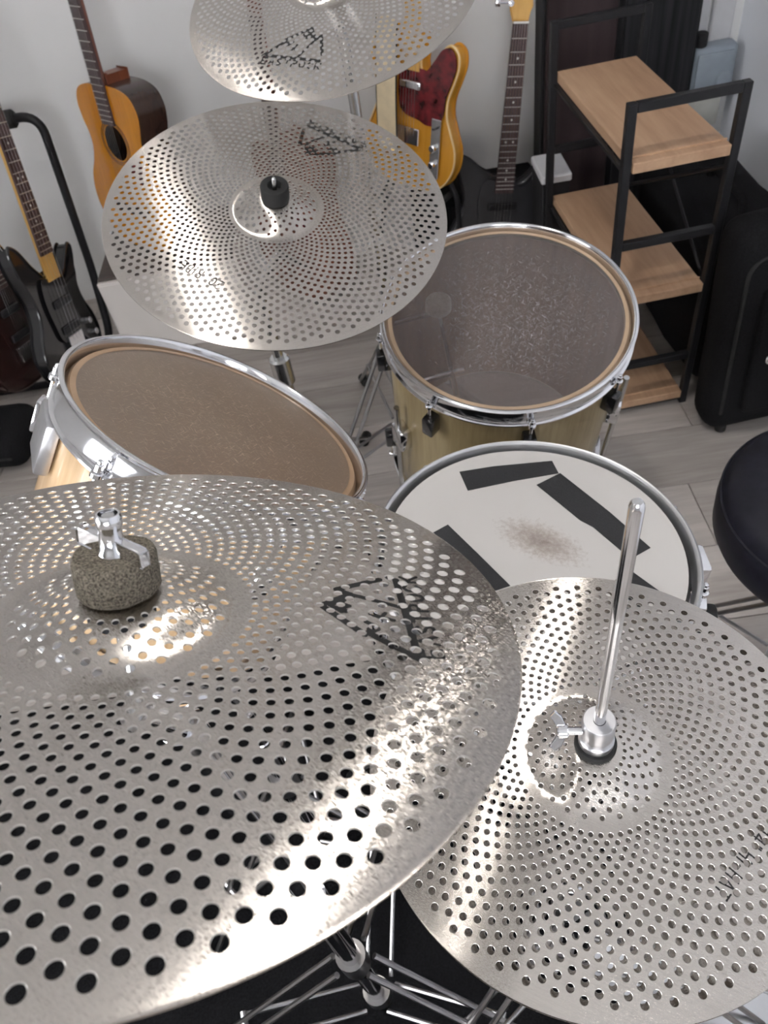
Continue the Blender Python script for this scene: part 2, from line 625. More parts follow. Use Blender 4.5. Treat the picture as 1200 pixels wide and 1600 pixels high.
# front wall (behind the camera) with a wide window added as fill light
FX0, FX1, FZ0, FZ1 = -1.35, 0.55, 0.95, 2.15
wfm = MB()
yc = WALL_YB - 0.05
wfm.box(((WALL_XL - 0.1 + FX0) / 2, yc, CEIL_Z / 2), (FX0 - WALL_XL + 0.1, 0.1, CEIL_Z))
wfm.box(((WALL_XR + 0.1 + FX1) / 2, yc, CEIL_Z / 2), (WALL_XR + 0.1 - FX1, 0.1, CEIL_Z))
wfm.box(((FX0 + FX1) / 2, yc, FZ0 / 2), (FX1 - FX0, 0.1, FZ0))
wfm.box(((FX0 + FX1) / 2, yc, (CEIL_Z + FZ1) / 2), (FX1 - FX0, 0.1, CEIL_Z - FZ1))
tag(wfm.build('wall_front', 'wall_paint', smooth=0), kind='structure')
wf = MB()
for xx in (FX0 + 0.03, FX1 - 0.03, (FX0 + FX1) / 2):
    wf.box((xx, yc, (FZ0 + FZ1) / 2), (0.06, 0.07, FZ1 - FZ0), 0.004)
for zz in (FZ0 + 0.03, FZ1 - 0.03):
    wf.box(((FX0 + FX1) / 2, yc, zz), (FX1 - FX0 - 0.1, 0.068, 0.06), 0.004)
fill_win = tag(wf.build('fill_window', 'white_trim', smooth=0), kind='structure')
# left wall with the window that lights the room
WY0, WY1, WZ0, WZ1 = -1.3, 0.5, 0.9, 2.1
wl = MB()
wl.box((WALL_XL - 0.05, (WALL_YB + WY0) / 2, CEIL_Z / 2), (0.1, WY0 - WALL_YB, CEIL_Z))
wl.box((WALL_XL - 0.05, (WALL_Y + WY1) / 2, CEIL_Z / 2), (0.1, WALL_Y - WY1, CEIL_Z))
wl.box((WALL_XL - 0.05, (WY0 + WY1) / 2, WZ0 / 2), (0.1, WY1 - WY0, WZ0))
wl.box((WALL_XL - 0.05, (WY0 + WY1) / 2, (CEIL_Z + WZ1) / 2), (0.1, WY1 - WY0, CEIL_Z - WZ1))
tag(wl.build('wall_left', 'wall_paint', smooth=0), kind='structure')
wf = MB()
for yy in (WY0 + 0.03, WY1 - 0.03, (WY0 + WY1) / 2):
    wf.box((WALL_XL - 0.05, yy, (WZ0 + WZ1) / 2), (0.07, 0.06, WZ1 - WZ0), 0.004)
for zz in (WZ0 + 0.03, WZ1 - 0.03):
    wf.box((WALL_XL - 0.05, (WY0 + WY1) / 2, zz), (0.068, WY1 - WY0 - 0.1, 0.06), 0.004)
window = tag(wf.build('window_1', 'white_trim', smooth=0), kind='structure')
m, nt, out = new_mat('window_glass')
g = nt.nodes.new('ShaderNodeBsdfTransparent')
gl = nt.nodes.new('ShaderNodeBsdfGlossy')
gl.inputs['Roughness'].default_value = 0.02
fr = node(nt, 'ShaderNodeFresnel', i_IOR=1.45)
mx = nt.nodes.new('ShaderNodeMixShader')
nt.links.new(fr.outputs[0], mx.inputs[0])
nt.links.new(g.outputs[0], mx.inputs[1])
nt.links.new(gl.outputs[0], mx.inputs[2])
nt.links.new(mx.outputs[0], out.inputs[0])
MATS['window_glass'] = m
for ya, yb in ((WY0 + 0.06, (WY0 + WY1) / 2 - 0.03), ((WY0 + WY1) / 2 + 0.03, WY1 - 0.06)):
    MB().box((WALL_XL - 0.05, (ya + yb) / 2, (WZ0 + WZ1) / 2), (0.006, yb - ya, WZ1 - WZ0 - 0.12)).build(
        'pane', 'window_glass', window, smooth=0)
for xa, xb in ((FX0 + 0.06, (FX0 + FX1) / 2 - 0.03), ((FX0 + FX1) / 2 + 0.03, FX1 - 0.06)):
    MB().box(((xa + xb) / 2, yc, (FZ0 + FZ1) / 2), (xb - xa, 0.006, FZ1 - FZ0 - 0.12)).build(
        'pane', 'window_glass', fill_win, smooth=0)
# upright trim strips in the far right corner
for i, (xc, w) in enumerate(((1.028, 0.05), (1.095, 0.065))):
    tag(MB().box((xc, WALL_Y - 0.012, 1.2), (w, 0.024, 2.4), 0.005).build('trim_%d' % (i + 1), 'white_trim', smooth=0),
        kind='structure')


def ceiling_lamp(x, y, r_, power, label, col=(1.0, 0.955, 0.90)):
    t = thing('ceiling_lamp', (x, y, CEIL_Z), label, 'lamp')
    MB().lathe([(0, 0), (r_ + 0.02, 0), (r_ + 0.02, -0.02), (r_ + 0.006, -0.03), (r_ + 0.004, -0.012), (0, -0.012)], 40).build(
        'housing', 'white_trim', t)
    g_ = emit('lamp_glow_%d' % len(MATS), col, power)
    MB().lathe([(0, -0.014), (r_, -0.014), (r_, -0.028), (r_ * 0.7, -0.036), (0, -0.038)], 40).build('diffuser', g_, t)
    return t


ceiling_lamp(LAMP_POS[0], LAMP_POS[1], 0.075, LAMP_POWER, 'round bright ceiling lamp above the drums')

# black rug under the hi-hat end of the kit
rug = MB()
rug.box((-0.38, 0.23, 0.004), (1.24, 1.24, 0.008), 0.003)
tag(rug.build('rug', 'rug_black', smooth=0), 'black flat rug under the cymbal stands and hi-hat stand', 'rug')

# ------------------------------------------------------------------ cymbals: perforated brushed steel sheet
GLY = {
    'E': [[(0.6, 0), (0, 0), (0, 1), (0.6, 1)], [(0, 0.52), (0.5, 0.52)]],
    'A': [[(0, 0), (0.34, 1), (0.68, 0)], [(0.13, 0.36), (0.55, 0.36)]],
    'S': [[(0.0, 0.12), (0.2, 0), (0.45, 0.04), (0.55, 0.25), (0.4, 0.46), (0.15, 0.56), (0.03, 0.76), (0.15, 0.96),
           (0.4, 1), (0.55, 0.88)]],
    'T': [[(0, 1), (0.66, 1)], [(0.33, 1), (0.33, 0)]],
    'R': [[(0, 0), (0, 1), (0.42, 1), (0.58, 0.86), (0.56, 0.62), (0.4, 0.5), (0, 0.5)], [(0.3, 0.5), (0.64, 0)]],
    'O': [[(0.33, 0), (0.08, 0.18), (0, 0.5), (0.08, 0.82), (0.33, 1), (0.58, 0.82), (0.66, 0.5), (0.58, 0.18),
           (0.33, 0)]],
    'C': [[(0.6, 0.82), (0.36, 1), (0.1, 0.82), (0, 0.5), (0.1, 0.18), (0.36, 0), (0.6, 0.18)]],
    'K': [[(0, 0), (0, 1)], [(0.58, 1), (0, 0.42)], [(0.18, 0.58), (0.62, 0)]],
    'H': [[(0, 0), (0, 1)], [(0.56, 0), (0.56, 1)], [(0, 0.5), (0.56, 0.5)]],
    'I': [[(0.1, 0), (0.1, 1)]],
    'i': [[(0.08, 0), (0.08, 0.6)], [(0.08, 0.84), (0.08, 0.92)]],
    'D': [[(0, 0), (0, 1), (0.3, 1), (0.56, 0.75), (0.58, 0.3), (0.32, 0), (0, 0)]],
    '0': [[(0.3, 0), (0.06, 0.2), (0, 0.55), (0.1, 0.86), (0.34, 1), (0.54, 0.82), (0.6, 0.45), (0.5, 0.14), (0.3, 0)]],
    '2': [[(0, 0.78), (0.12, 0.96), (0.36, 1), (0.52, 0.82), (0.46, 0.56), (0, 0.02), (0.6, 0)]],
    '1': [[(0.02, 0.8), (0.2, 1), (0.2, 0)]],
    '4': [[(0.44, 0), (0.44, 1), (0, 0.32), (0.6, 0.32)]],
    '"': [[(0.04, 1), (0.04, 0.75)], [(0.22, 1), (0.22, 0.75)]],
    '-': [[(0, 0.45), (0.36, 0.45)]],
    ' ': [],
}
ADV = {'I': 0.36, 'i': 0.3, '"': 0.42, '1': 0.42, '-': 0.55, ' ': 0.3}


def text_segs(s, h, track=0.22):
    """stroke text of cap height h, starting at the origin; returns segments and width"""
    x, segs = 0.0, []
    for ch in s:
        for line in GLY[ch]:
            for p, q in zip(line, line[1:]):
                segs.append((x + p[0] * h, p[1] * h, x + q[0] * h, q[1] * h))
        x += (ADV.get(ch, 0.66) + track) * h
    return segs, x - track * h


def mountain_logo():
    """two-peak outline over a baseline of width 1; (segment, half width)"""
    w, t = 0.027, 0.019
    S = []

    def ln(pts, hw):
        for p, q in zip(pts, pts[1:]):
            S.append((*p, *q, hw))
    ln([(0.0, 0.0), (1.0, 0.0)], w)
    ln([(0.0, 0.0), (0.29, 0.30), (0.335, 0.235)], w)
    ln([(0.27, 0.33), (0.63, 0.60)], w)
    ln([(0.63, 0.60), (0.78, 0.38)], w)
    ln([(0.76, 0.36), (0.85, 0.47), (1.0, 0.13)], w)
    ln([(0.79, 0.40), (0.60, 0.0)], t)
    ln([(0.55, 0.46), (0.63, 0.535), (0.70, 0.43), (0.655, 0.46), (0.62, 0.40), (0.60, 0.45), (0.55, 0.43)], t)
    ln([(0.60, 0.46), (0.66, 0.47)], w)
    ln([(0.33, 0.29), (0.37, 0.24), (0.42, 0.30)], t)
    ln([(0.44, 0.10), (0.52, 0.26), (0.47, 0.19), (0.53, 0.15)], t * 0.8)
    return S


def make_print(holes, prof, segs, res, lift=0.00012):
    """a thin ink layer lying on the sheet, cut away where the holes are. segs: (x0,y0,x1,y1,halfwidth) metres"""
    S = np.array(segs)
    hw = S[:, 4].max()
    x0, x1 = S[:, [0, 2]].min() - hw, S[:, [0, 2]].max() + hw
    y0, y1 = S[:, [1, 3]].min() - hw, S[:, [1, 3]].max() + hw
    nx, ny = int((x1 - x0) / res) + 1, int((y1 - y0) / res) + 1
    gx = x0 + (np.arange(nx) + 0.5) * res
    gy = y0 + (np.arange(ny) + 0.5) * res
    X, Y = np.meshgrid(gx, gy)
    on = np.zeros(X.shape, bool)
    for a, b_, c, d, w in S:
        dx, dy = c - a, d - b_
        L2 = dx * dx + dy * dy + 1e-12
        t = np.clip(((X - a) * dx + (Y - b_) * dy) / L2, 0, 1)
        on |= (X - a - t * dx) ** 2 + (Y - b_ - t * dy) ** 2 < w * w
    hx, hy, hr = holes
    k = (hx > x0 - 0.01) & (hx < x1 + 0.01) & (hy > y0 - 0.01) & (hy < y1 + 0.01)
    for a, b_, r_ in zip(hx[k], hy[k], hr[k]):
        on &= (X - a) ** 2 + (Y - b_) ** 2 > (r_ + res * 0.6) ** 2
    jj, ii = np.nonzero(on)
    corner = {}
    vs, fs = [], []

    def vid(i, j):
        q = corner.get((i, j))
        if q is None:
            px, py = x0 + i * res, y0 + j * res
            q = corner[(i, j)] = len(vs)
            vs.append((px, py, prof(math.hypot(px, py)) + lift))
        return q
    for j, i in zip(jj.tolist(), ii.tolist()):
        fs.append((vid(i, j), vid(i + 1, j), vid(i + 1, j + 1), vid(i, j + 1)))
    me = bpy.data.meshes.new('print')
    me.from_pydata(vs, [], fs)
    me.polygons.foreach_set('use_smooth', [True] * len(me.polygons))
    me.materials.append(MATS['ink_black'])
    return me


def bow_profile(R, slope, bell_r, bell_h, edge_p=0.4):
    """height above the edge plane: gently domed bow and a flat-topped bell"""
    rr = np.linspace(0, R, 400)
    s = slope * (rr / R) ** edge_p
    z = np.concatenate([[0], np.cumsum((s[1:] + s[:-1]) / 2 * np.diff(rr))])
    bow = z[-1] - z
    u = np.clip(rr / bell_r, 0, 1)
    bell = bell_h * (0.5 + 0.5 * np.cos(PI * u ** 1.5))
    tot = bow + bell

    def f(r_):
        return np.interp(r_, rr, tot)
    return f


def cymbal_mesh(name, R, prof, regions, thick, mat):
    """regions: list of (N, r_first, dr, n_rings, hole_r(r)); returns mesh and hole list"""
    T = []           # (k,3,2) triangles or quads of 2D points
    quads, tris = [], []
    HX, HY, HR = [], [], []
    holes_wall = []

    def pol(th, r_):
        return np.stack([r_ * np.cos(th), r_ * np.sin(th)], -1)
    loops = []       # (theta, r) closed polylines between which plain sheet is filled
    n0 = 64
    th0 = np.arange(n0) * 2 * PI / n0
    inner_r = 0.0065
    bounds = [(th0, np.full(n0, inner_r))]
    fill = []
    for (N, r1, dr, nr, hf) in regions:
        p = 2 * PI / N
        rc = r1 + np.arange(nr) * dr
        th = np.arange(N) * p
        C_th = (th[None, :] + (np.arange(nr)[:, None] % 2) * p / 2).ravel()
        C_r = np.repeat(rc, N)
        corners = [(p / 2, 0), (0, dr), (-p / 2, 0), (0, -dr)]
        bt, br = [], []
        for k in range(4):
            a, b_ = corners[k], corners[(k + 1) % 4]
            for s in range(4):
                t = s / 4
                bt.append(a[0] * (1 - t) + b_[0] * t)
                br.append(a[1] * (1 - t) + b_[1] * t)
        bt, br = np.array(bt), np.array(br)
        B = pol(C_th[:, None] + bt[None], C_r[:, None] + br[None])              # c,16,2
        ctr = pol(C_th, C_r)
        hr = np.array([hf(q) for q in C_r])
        ha = C_th[:, None] + PI / 2 - np.arange(16)[None] * PI / 8
        CH = 0.00027          # small chamfer round every hole
        Hh = ctr[:, None] + (hr + CH)[:, None, None] * np.stack([np.cos(ha), np.sin(ha)], -1)
        nxt = (np.arange(16) + 1) % 16
        q = np.stack([B, Hh, Hh[:, nxt], B[:, nxt]], 2).reshape(-1, 4, 2)
        quads.append(q)
        holes_wall.append(np.stack([Hh, Hh[:, nxt], np.broadcast_to(ctr[:, None], Hh.shape)], 2).reshape(-1, 3, 2))
        HX.append(ctr[:, 0]); HY.append(ctr[:, 1]); HR.append(hr)
        # sawtooth loops
        tin, rin, tout, rout = [], [], [], []
        off_last = ((nr - 1) % 2) * p / 2
        for i in range(N):
            for s in range(4):
                tin.append(i * p - p / 2 + p / 2 * s / 4); rin.append(r1 - dr * s / 4)
                tout.append(i * p + off_last - p / 2 + p / 2 * s / 4); rout.append(rc[-1] + dr * s / 4)
            for s in range(4):
                tin.append(i * p + p / 2 * s / 4); rin.append(r1 - dr * (1 - s / 4))
                tout.append(i * p + off_last + p / 2 * s / 4); rout.append(rc[-1] + dr * (1 - s / 4))
        prev_r = float(bounds[-1][1].max())
        first_r = r1 - dr
        if first_r - prev_r > 0.0012:
            nc = 240
            tc_ = np.arange(nc) * 2 * PI / nc
            for r_ in np.linspace(prev_r + 0.0004, first_r - 0.0004, max(2, int((first_r - prev_r) / 0.0013))):
                fill.append((bounds[-1], (tc_, np.full(nc, r_))))
                bounds.append((tc_, np.full(nc, r_)))
        fill.append((bounds[-1], (np.array(tin), np.array(rin))))
        bounds.append((np.array(tout), np.array(rout)))
        last_out = rc[-1] + dr
    n1 = 240
    th1 = np.arange(n1) * 2 * PI / n1
    r_m = last_out + 0.001
    circ = [(th1, np.full(n1, r_)) for r_ in np.linspace(r_m, R, 5)]
    fill.append((bounds[-1], circ[0]))
    for a, b_ in zip(circ, circ[1:]):
        fill.append((a, b_))

    def zipper(A, B_):
        tri = []
        (ta, ra), (tb, rb) = A, B_
        na, nb = len(ta), len(tb)
        sh = int(np.argmin(np.abs((tb - ta[0] + PI) % (2 * PI) - PI)))
        tb2 = np.roll(tb, -sh)
        rb2 = np.roll(rb, -sh)
        pa = pol(ta, ra); pb = pol(tb2, rb2)
        da = np.concatenate([np.unwrap(ta), [ta[0] + 2 * PI]])
        ub = np.unwrap(tb2)
        ub += 2 * PI * round((ta[0] - ub[0]) / (2 * PI))
        db = np.concatenate([ub, [ub[0] + 2 * PI]])
        i = j = 0
        while i < na or j < nb:
            if j >= nb or (i < na and da[i + 1] <= db[j + 1]):
                tri.append((pa[i % na], pb[j % nb], pa[(i + 1) % na])); i += 1
            else:
                tri.append((pa[i % na], pb[j % nb], pb[(j + 1) % nb])); j += 1
        return np.array(tri)
    for A, B_ in fill:
        t = zipper(A, B_)
        e1, e2 = t[:, 1] - t[:, 0], t[:, 2] - t[:, 0]
        ar = e1[:, 0] * e2[:, 1] - e1[:, 1] * e2[:, 0]
        t = t[np.abs(ar) > 1e-12]
        ar = ar[np.abs(ar) > 1e-12]
        t[ar < 0] = t[ar < 0][:, ::-1]
        tris.append(t)
    Q = np.concatenate(quads); Tt = np.concatenate(tris); Wl = np.concatenate(holes_wall)
    nq, ntri = len(Q), len(Tt)
    allp = np.concatenate([Q.reshape(-1, 2), Tt.reshape(-1, 2)])
    key = np.round(allp * 1e6).astype(np.int64)
    uq, idx, inv = np.unique(key, axis=0, return_index=True, return_inverse=True)
    inv = inv.ravel()
    P2 = allp[idx]
    z = prof(np.hypot(P2[:, 0], P2[:, 1]))
    top = np.column_stack([P2, z])
    bot = np.column_stack([P2, z - thick])
    nv = len(top)
    qi = inv[:nq * 4].reshape(-1, 4); ti = inv[nq * 4:].reshape(-1, 3)
    dirs = Wl[:, :2] - Wl[:, 2:3]
    dl = np.linalg.norm(dirs, axis=2, keepdims=True)
    Wi = Wl[:, 2:3] + dirs / dl * (dl - 0.00027)              # the clear bore inside the chamfer
    z0 = prof(np.hypot(Wl[:, :2, 0], Wl[:, :2, 1]))[..., None]
    zi = prof(np.hypot(Wi[..., 0], Wi[..., 1]))[..., None] - 0.00028
    p0, p1 = np.concatenate([Wl[:, 0], z0[:, 0]], 1), np.concatenate([Wl[:, 1], z0[:, 1]], 1)
    q0, q1 = np.concatenate([Wi[:, 0], zi[:, 0]], 1), np.concatenate([Wi[:, 1], zi[:, 1]], 1)
    b0, b1 = p0 - [0, 0, thick], p1 - [0, 0, thick]
    w4 = np.concatenate([np.stack([p0, p1, q1, q0], 1), np.stack([q0, q1, b1, b0], 1)])
    rimp = pol(th1, np.full(n1, R))
    rz = float(prof(R))
    nx = (np.arange(n1) + 1) % n1
    rim = np.stack([np.column_stack([rimp, np.full(n1, rz)]), np.column_stack([rimp, np.full(n1, rz - thick)]),
                    np.column_stack([rimp[nx], np.full(n1, rz - thick)]), np.column_stack([rimp[nx], np.full(n1, rz)])], 1)
    V = np.concatenate([top, bot, w4.reshape(-1, 3), rim.reshape(-1, 3)])
    wi = 2 * nv + np.arange(len(w4) * 4).reshape(-1, 4)
    ri = 2 * nv + len(w4) * 4 + np.arange(n1 * 4).reshape(-1, 4)
    Qall = np.concatenate([qi, (qi + nv)[:, ::-1], wi[:, ::-1], ri])
    Tall = np.concatenate([ti, (ti + nv)[:, ::-1]])
    me = bpy.data.meshes.new(name)
    me.vertices.add(len(V))
    me.vertices.foreach_set('co', V.astype(np.float32).ravel())
    nl = len(Qall) * 4 + len(Tall) * 3
    me.loops.add(nl)
    me.loops.foreach_set('vertex_index', np.concatenate([Qall.ravel(), Tall.ravel()]).astype(np.int32))
    me.polygons.add(len(Qall) + len(Tall))
    starts = np.concatenate([np.arange(len(Qall)) * 4, len(Qall) * 4 + np.arange(len(Tall)) * 3])
    me.polygons.foreach_set('loop_start', starts.astype(np.int32))
    me.update(calc_edges=True)
    me.polygons.foreach_set('use_smooth', np.ones(len(me.polygons), bool))
    # smooth normals straight from the profile
    eps = 0.0004
    rr_ = np.maximum(np.hypot(P2[:, 0], P2[:, 1]), 1e-6)
    dz = (prof(rr_ + eps) - prof(np.maximum(rr_ - eps, 0))) / (2 * eps)
    nt_ = np.column_stack([-dz * P2[:, 0] / rr_, -dz * P2[:, 1] / rr_, np.ones(nv)])
    nt_ /= np.linalg.norm(nt_, axis=1)[:, None]
    wn_ = []
    for k in (0, 1, 1, 0):
        d = Wl[:, 2] - Wl[:, k]
        d = d / np.linalg.norm(d, axis=1)[:, None]
        wn_.append(np.column_stack([d, np.zeros(len(d))]))
    wn_ = np.stack(wn_, 1)
    cn_ = wn_ * 0.72 + np.array([0, 0, 0.70])
    wn_ = np.concatenate([cn_.reshape(-1, 3), wn_.reshape(-1, 3)])
    ra = np.column_stack([np.cos(th1), np.sin(th1), np.zeros(n1)])
    rn_ = np.stack([ra, ra, ra[nx], ra[nx]], 1).reshape(-1, 3)
    NN = np.concatenate([nt_, -nt_, wn_, rn_])
    me.normals_split_custom_set_from_vertices(NN.astype(np.float32))
    me.materials.append(mat)
    me.materials.append(MATS['steel_rim'])
    mi = np.zeros(len(me.polygons), np.int32)
    mi[2 * nq:2 * nq + len(w4)] = 1
    me.polygons.foreach_set('material_index', mi)
    me.update()
    return me, (np.concatenate(HX), np.concatenate(HY), np.concatenate(HR))


def lin(r0, h0, r1, h1):
    return lambda r_: h0 + (h1 - h0) * (r_ - r0) / (r1 - r0)


def logo_segments(P0, P1, text_gap, text_h):
    """place logo and lettering with the baseline from P0 to P1 (metres, local)"""
    W = math.hypot(P1[0] - P0[0], P1[1] - P0[1])
    ux, uy = (P1[0] - P0[0]) / W, (P1[1] - P0[1]) / W
    vx, vy = -uy, ux

    def tr(x, y_):
        return P0[0] + ux * x + vx * y_, P0[1] + uy * x + vy * y_
    out = []
    for a, b_, c, d, w in mountain_logo():
        out.append((*tr(a * W, b_ * W), *tr(c * W, d * W), w * W))
    seg, tw = text_segs('EASTROCK', text_h, 0.36)
    x0 = W * 0.02
    k = W * 1.04 / tw
    for a, b_, c, d in seg:
        out.append((*tr(x0 + a * k, b_ - text_gap - text_h), *tr(x0 + c * k, d - text_gap - text_h), text_h * 0.10))
    return out


def text_along(P0, P1, s, h, hw):
    W = math.hypot(P1[0] - P0[0], P1[1] - P0[1])
    ux, uy = (P1[0] - P0[0]) / W, (P1[1] - P0[1]) / W
    vx, vy = -uy, ux
    seg, tw = text_segs(s, h)
    k = W / tw
    return [(P0[0] + ux * a * k + vx * b_, P0[1] + uy * a * k + vy * b_, P0[0] + ux * c * k + vx * d,
             P0[1] + uy * c * k + vy * d, hw) for a, b_, c, d in seg]


def add_cymbal(name, c, n, R, prof, regions, steel_mat, label, thick=0.0010):
    t = thing(name, frame_from(c, n), label, 'cymbal')
    me, holes = cymbal_mesh('perforated_sheet', R, prof, regions, thick, MATS[steel_mat])
    put('perforated_sheet', me, t)
    return t, me, holes


steel('steel_near', -36)
steel('steel_far', 15)
steel('steel_top', 36)
steel('steel_hat', -30)

# near crash cymbal (16 in)
NEAR_C, NEAR_N = (-0.158, 0.2295, 1.1022), (0.1798, 0.3747, 0.9095)
prof_near = bow_profile(0.2032, 0.123, 0.060, 0.0115, 1.0)
near, near_me, near_h = add_cymbal(
    'crash_cymbal', NEAR_C, NEAR_N, 0.2032, prof_near,
    [(23, 0.0255, 0.0052, 6, lin(0.025, 0.0016, 0.052, 0.0022)),
     (60, 0.0672, 0.00557, 23, lin(0.066, 0.0017, 0.19, 0.0031))], 'steel_near',
    'large perforated steel cymbal nearest the camera, with a grey felt and chrome wing nut')
put('logo_print', make_print(near_h, prof_near, logo_segments((0.1500, -0.0310), (0.1417, 0.0420), 0.0030, 0.0095),
                             0.0003), near)

# far ride cymbal (20 in)
RIDE_C, RIDE_N = (-0.1384, 1.1013, 0.8786), (0.1499, -0.2663, 0.9522)
prof_ride = bow_profile(0.254, 0.09, 0.066, 0.0155, 1.0)
ride, ride_me, ride_h = add_cymbal(
    'ride_cymbal', RIDE_C, RIDE_N, 0.254, prof_ride,
    [(19, 0.0270, 0.0058, 6, lin(0.025, 0.0017, 0.057, 0.0024)),
     (64, 0.0720, 0.00598, 29, lin(0.07, 0.0020, 0.24, 0.0034))], 'steel_far',
    'middle perforated steel ride cymbal with black sleeve nut, in front of the guitars')
put('logo_print', make_print(ride_h, prof_ride, logo_segments((0.139, 0.124), (0.060, 0.185), 0.004, 0.011), 0.0006),
    ride)
put('size_print', make_print(ride_h, prof_ride, text_along((-0.080, -0.136), (-0.134, -0.090), '20" RIDE', 0.0145, 0.0011),
                             0.0006), ride)

# upper crash cymbal (18 in), cut by the top of the picture
TOP_C, TOP_N = (-0.0091, 1.3665, 1.0787), (-0.1001, -0.3089, 0.9458)
prof_top = bow_profile(0.2286, 0.15, 0.062, 0.014, 1.0)
topc, top_me, top_h = add_cymbal(
    'crash_cymbal', TOP_C, TOP_N, 0.2286, prof_top,
    [(20, 0.0265, 0.0055, 6, lin(0.025, 0.0017, 0.055, 0.0023)),
     (62, 0.0700, 0.00575, 26, lin(0.07, 0.0020, 0.214, 0.0033))], 'steel_top',
    'perforated steel cymbal highest in the picture, cut off by the top edge')
put('logo_print', make_print(top_h, prof_top, logo_segments((-0.1123, -0.1147), (-0.0312, -0.1588), 0.004, 0.0105), 0.0006),
    topc)

# hi-hats (14 in pair)
HAT_C, HAT_N = (0.1078, 0.2433, 0.8171), (0.0, -0.008, 1.0)
prof_hat = bow_profile(0.1778, 0.16, 0.052, 0.0145, 1.0)
hat, hat_me, hat_h = add_cymbal(
    'hi_hat_cymbal', HAT_C, HAT_N, 0.1778, prof_hat,
    [(24, 0.0220, 0.0054, 6, lin(0.02, 0.0014, 0.049, 0.0019)),
     (54, 0.0610, 0.00518, 21, lin(0.06, 0.0018, 0.164, 0.0028))], 'steel_hat',
    'upper hi-hat cymbal of perforated steel, clamped on the upright chrome rod')
put('size_print', make_print(hat_h, prof_hat, text_along((0.1020, -0.0660), (0.0560, -0.1040), '14" Hi-HAT', 0.0095, 0.0006),
                             0.0003), hat)
hat2 = thing('hi_hat_cymbal', frame_from((0.1078, 0.2433, 0.8101), HAT_N) @ Matrix.Rotation(PI, 4, 'X')
             @ Matrix.Rotation(rad(3.1), 4, 'Z'), 'lower hi-hat cymbal, face down under the upper one', 'cymbal')
put('perforated_sheet', hat_me, hat2)


# ------------------------------------------------------------------ stands and hardware
def tripod(root, z_hi, z_lo, reach, angs, foot_r=0.013, tube_r=0.0085, top_r=0.016, mat='chrome_worn'):
    """double-braced folding legs round the pole at the root's origin"""
    MB().lathe([(0.011, z_hi - 0.024), (top_r + 0.003, z_hi - 0.024), (top_r + 0.003, z_hi + 0.024), (0.011, z_hi + 0.024)],
               20, close=True).build('upper_collar', mat, root)
    MB().lathe([(0.011, z_lo - 0.016), (top_r + 0.004, z_lo - 0.016), (top_r + 0.004, z_lo + 0.016), (0.011, z_lo + 0.016)],
               20, close=True).build('lower_collar', mat, root)
    for a in angs:
        ca, sa = math.cos(a), math.sin(a)
        px, py = -sa, ca
        bars = []
        for s in (-1, 1):
            o = 0.011 * s
            p0 = (ca * (top_r + 0.008) + px * o, sa * (top_r + 0.008) + py * o, z_hi)
            p1 = (ca * reach + px * o, sa * reach + py * o, 0.022)
            bars.append(MB().cyl(p0, p1, 0.0042, 8))
        lg = bars[0].build('leg', mat, root)
        bars[1].build('leg_bar', mat, lg)
        f = MB()
        f.cyl((ca * (reach - 0.02), sa * (reach - 0.02), 0.022), (ca * (reach + 0.025), sa * (reach + 0.025), 0.014), foot_r, 12, bev=0.004)
        f.build('rubber_foot', 'rubber', lg)
        t = 0.52
        q = (ca * (top_r + (reach - top_r) * t), sa * (top_r + (reach - top_r) * t), z_hi + (0.022 - z_hi) * t)
        for s in (-1, 1):
            o = 0.018 * s
            MB().cyl((ca * (top_r + 0.006) + px * o, sa * (top_r + 0.006) + py * o, z_lo),
                     (q[0] + px * o, q[1] + py * o, q[2]), 0.0036, 8).build('leg_brace', mat, lg)
        MB().cyl((q[0] - px * 0.022, q[1] - py * 0.022, q[2]), (q[0] + px * 0.022, q[1] + py * 0.022, q[2]), 0.0048, 8).build('pivot_pin', mat, lg)


def wing_nut(root, M, s=1.0, mat='chrome', name='wing_nut'):
    mb = MB()
    mb.lathe([(0, 0), (0.0095 * s, 0), (0.0095 * s, 0.008 * s), (0.007 * s, 0.012 * s), (0.007 * s, 0.018 * s), (0, 0.018 * s)],
             16, M)
    for sg in (-1, 1):
        pts = [(0.006 * sg, 0.001), (0.021 * sg, 0.004), (0.024 * sg, 0.014), (0.020 * sg, 0.017), (0.006 * sg, 0.010)]
        pts = [(x * s, z * s) for x, z in pts]
        if sg < 0:
            pts = pts[::-1]
        mb.prism(pts, -0.0022 * s, 0.0022 * s, 0.0008 * s, 2, M)
    return mb.build(name, mat, root)


# stand of the near crash cymbal
def pole(root, segs, mat='chrome', name='pole'):
    mb = MB()
    for p0, p1, r in segs:
        mb.cyl(p0, p1, r, 16, bev=0.002)
    return mb.build(name, mat, root)


def post_on(root, rootM, c, n, z0, z1, r=0.0045, mat='chrome_dull', name='post'):
    """threaded post standing along a cymbal's axis, in the stand's own space"""
    M = rootM.inverted() @ frame_from(c, n)
    mb = MB()
    mb.lathe([(0, z0), (r, z0), (r, z1 - 0.002), (r - 0.0015, z1), (0, z1)], 12, M)
    return mb.build(name, mat, root), M


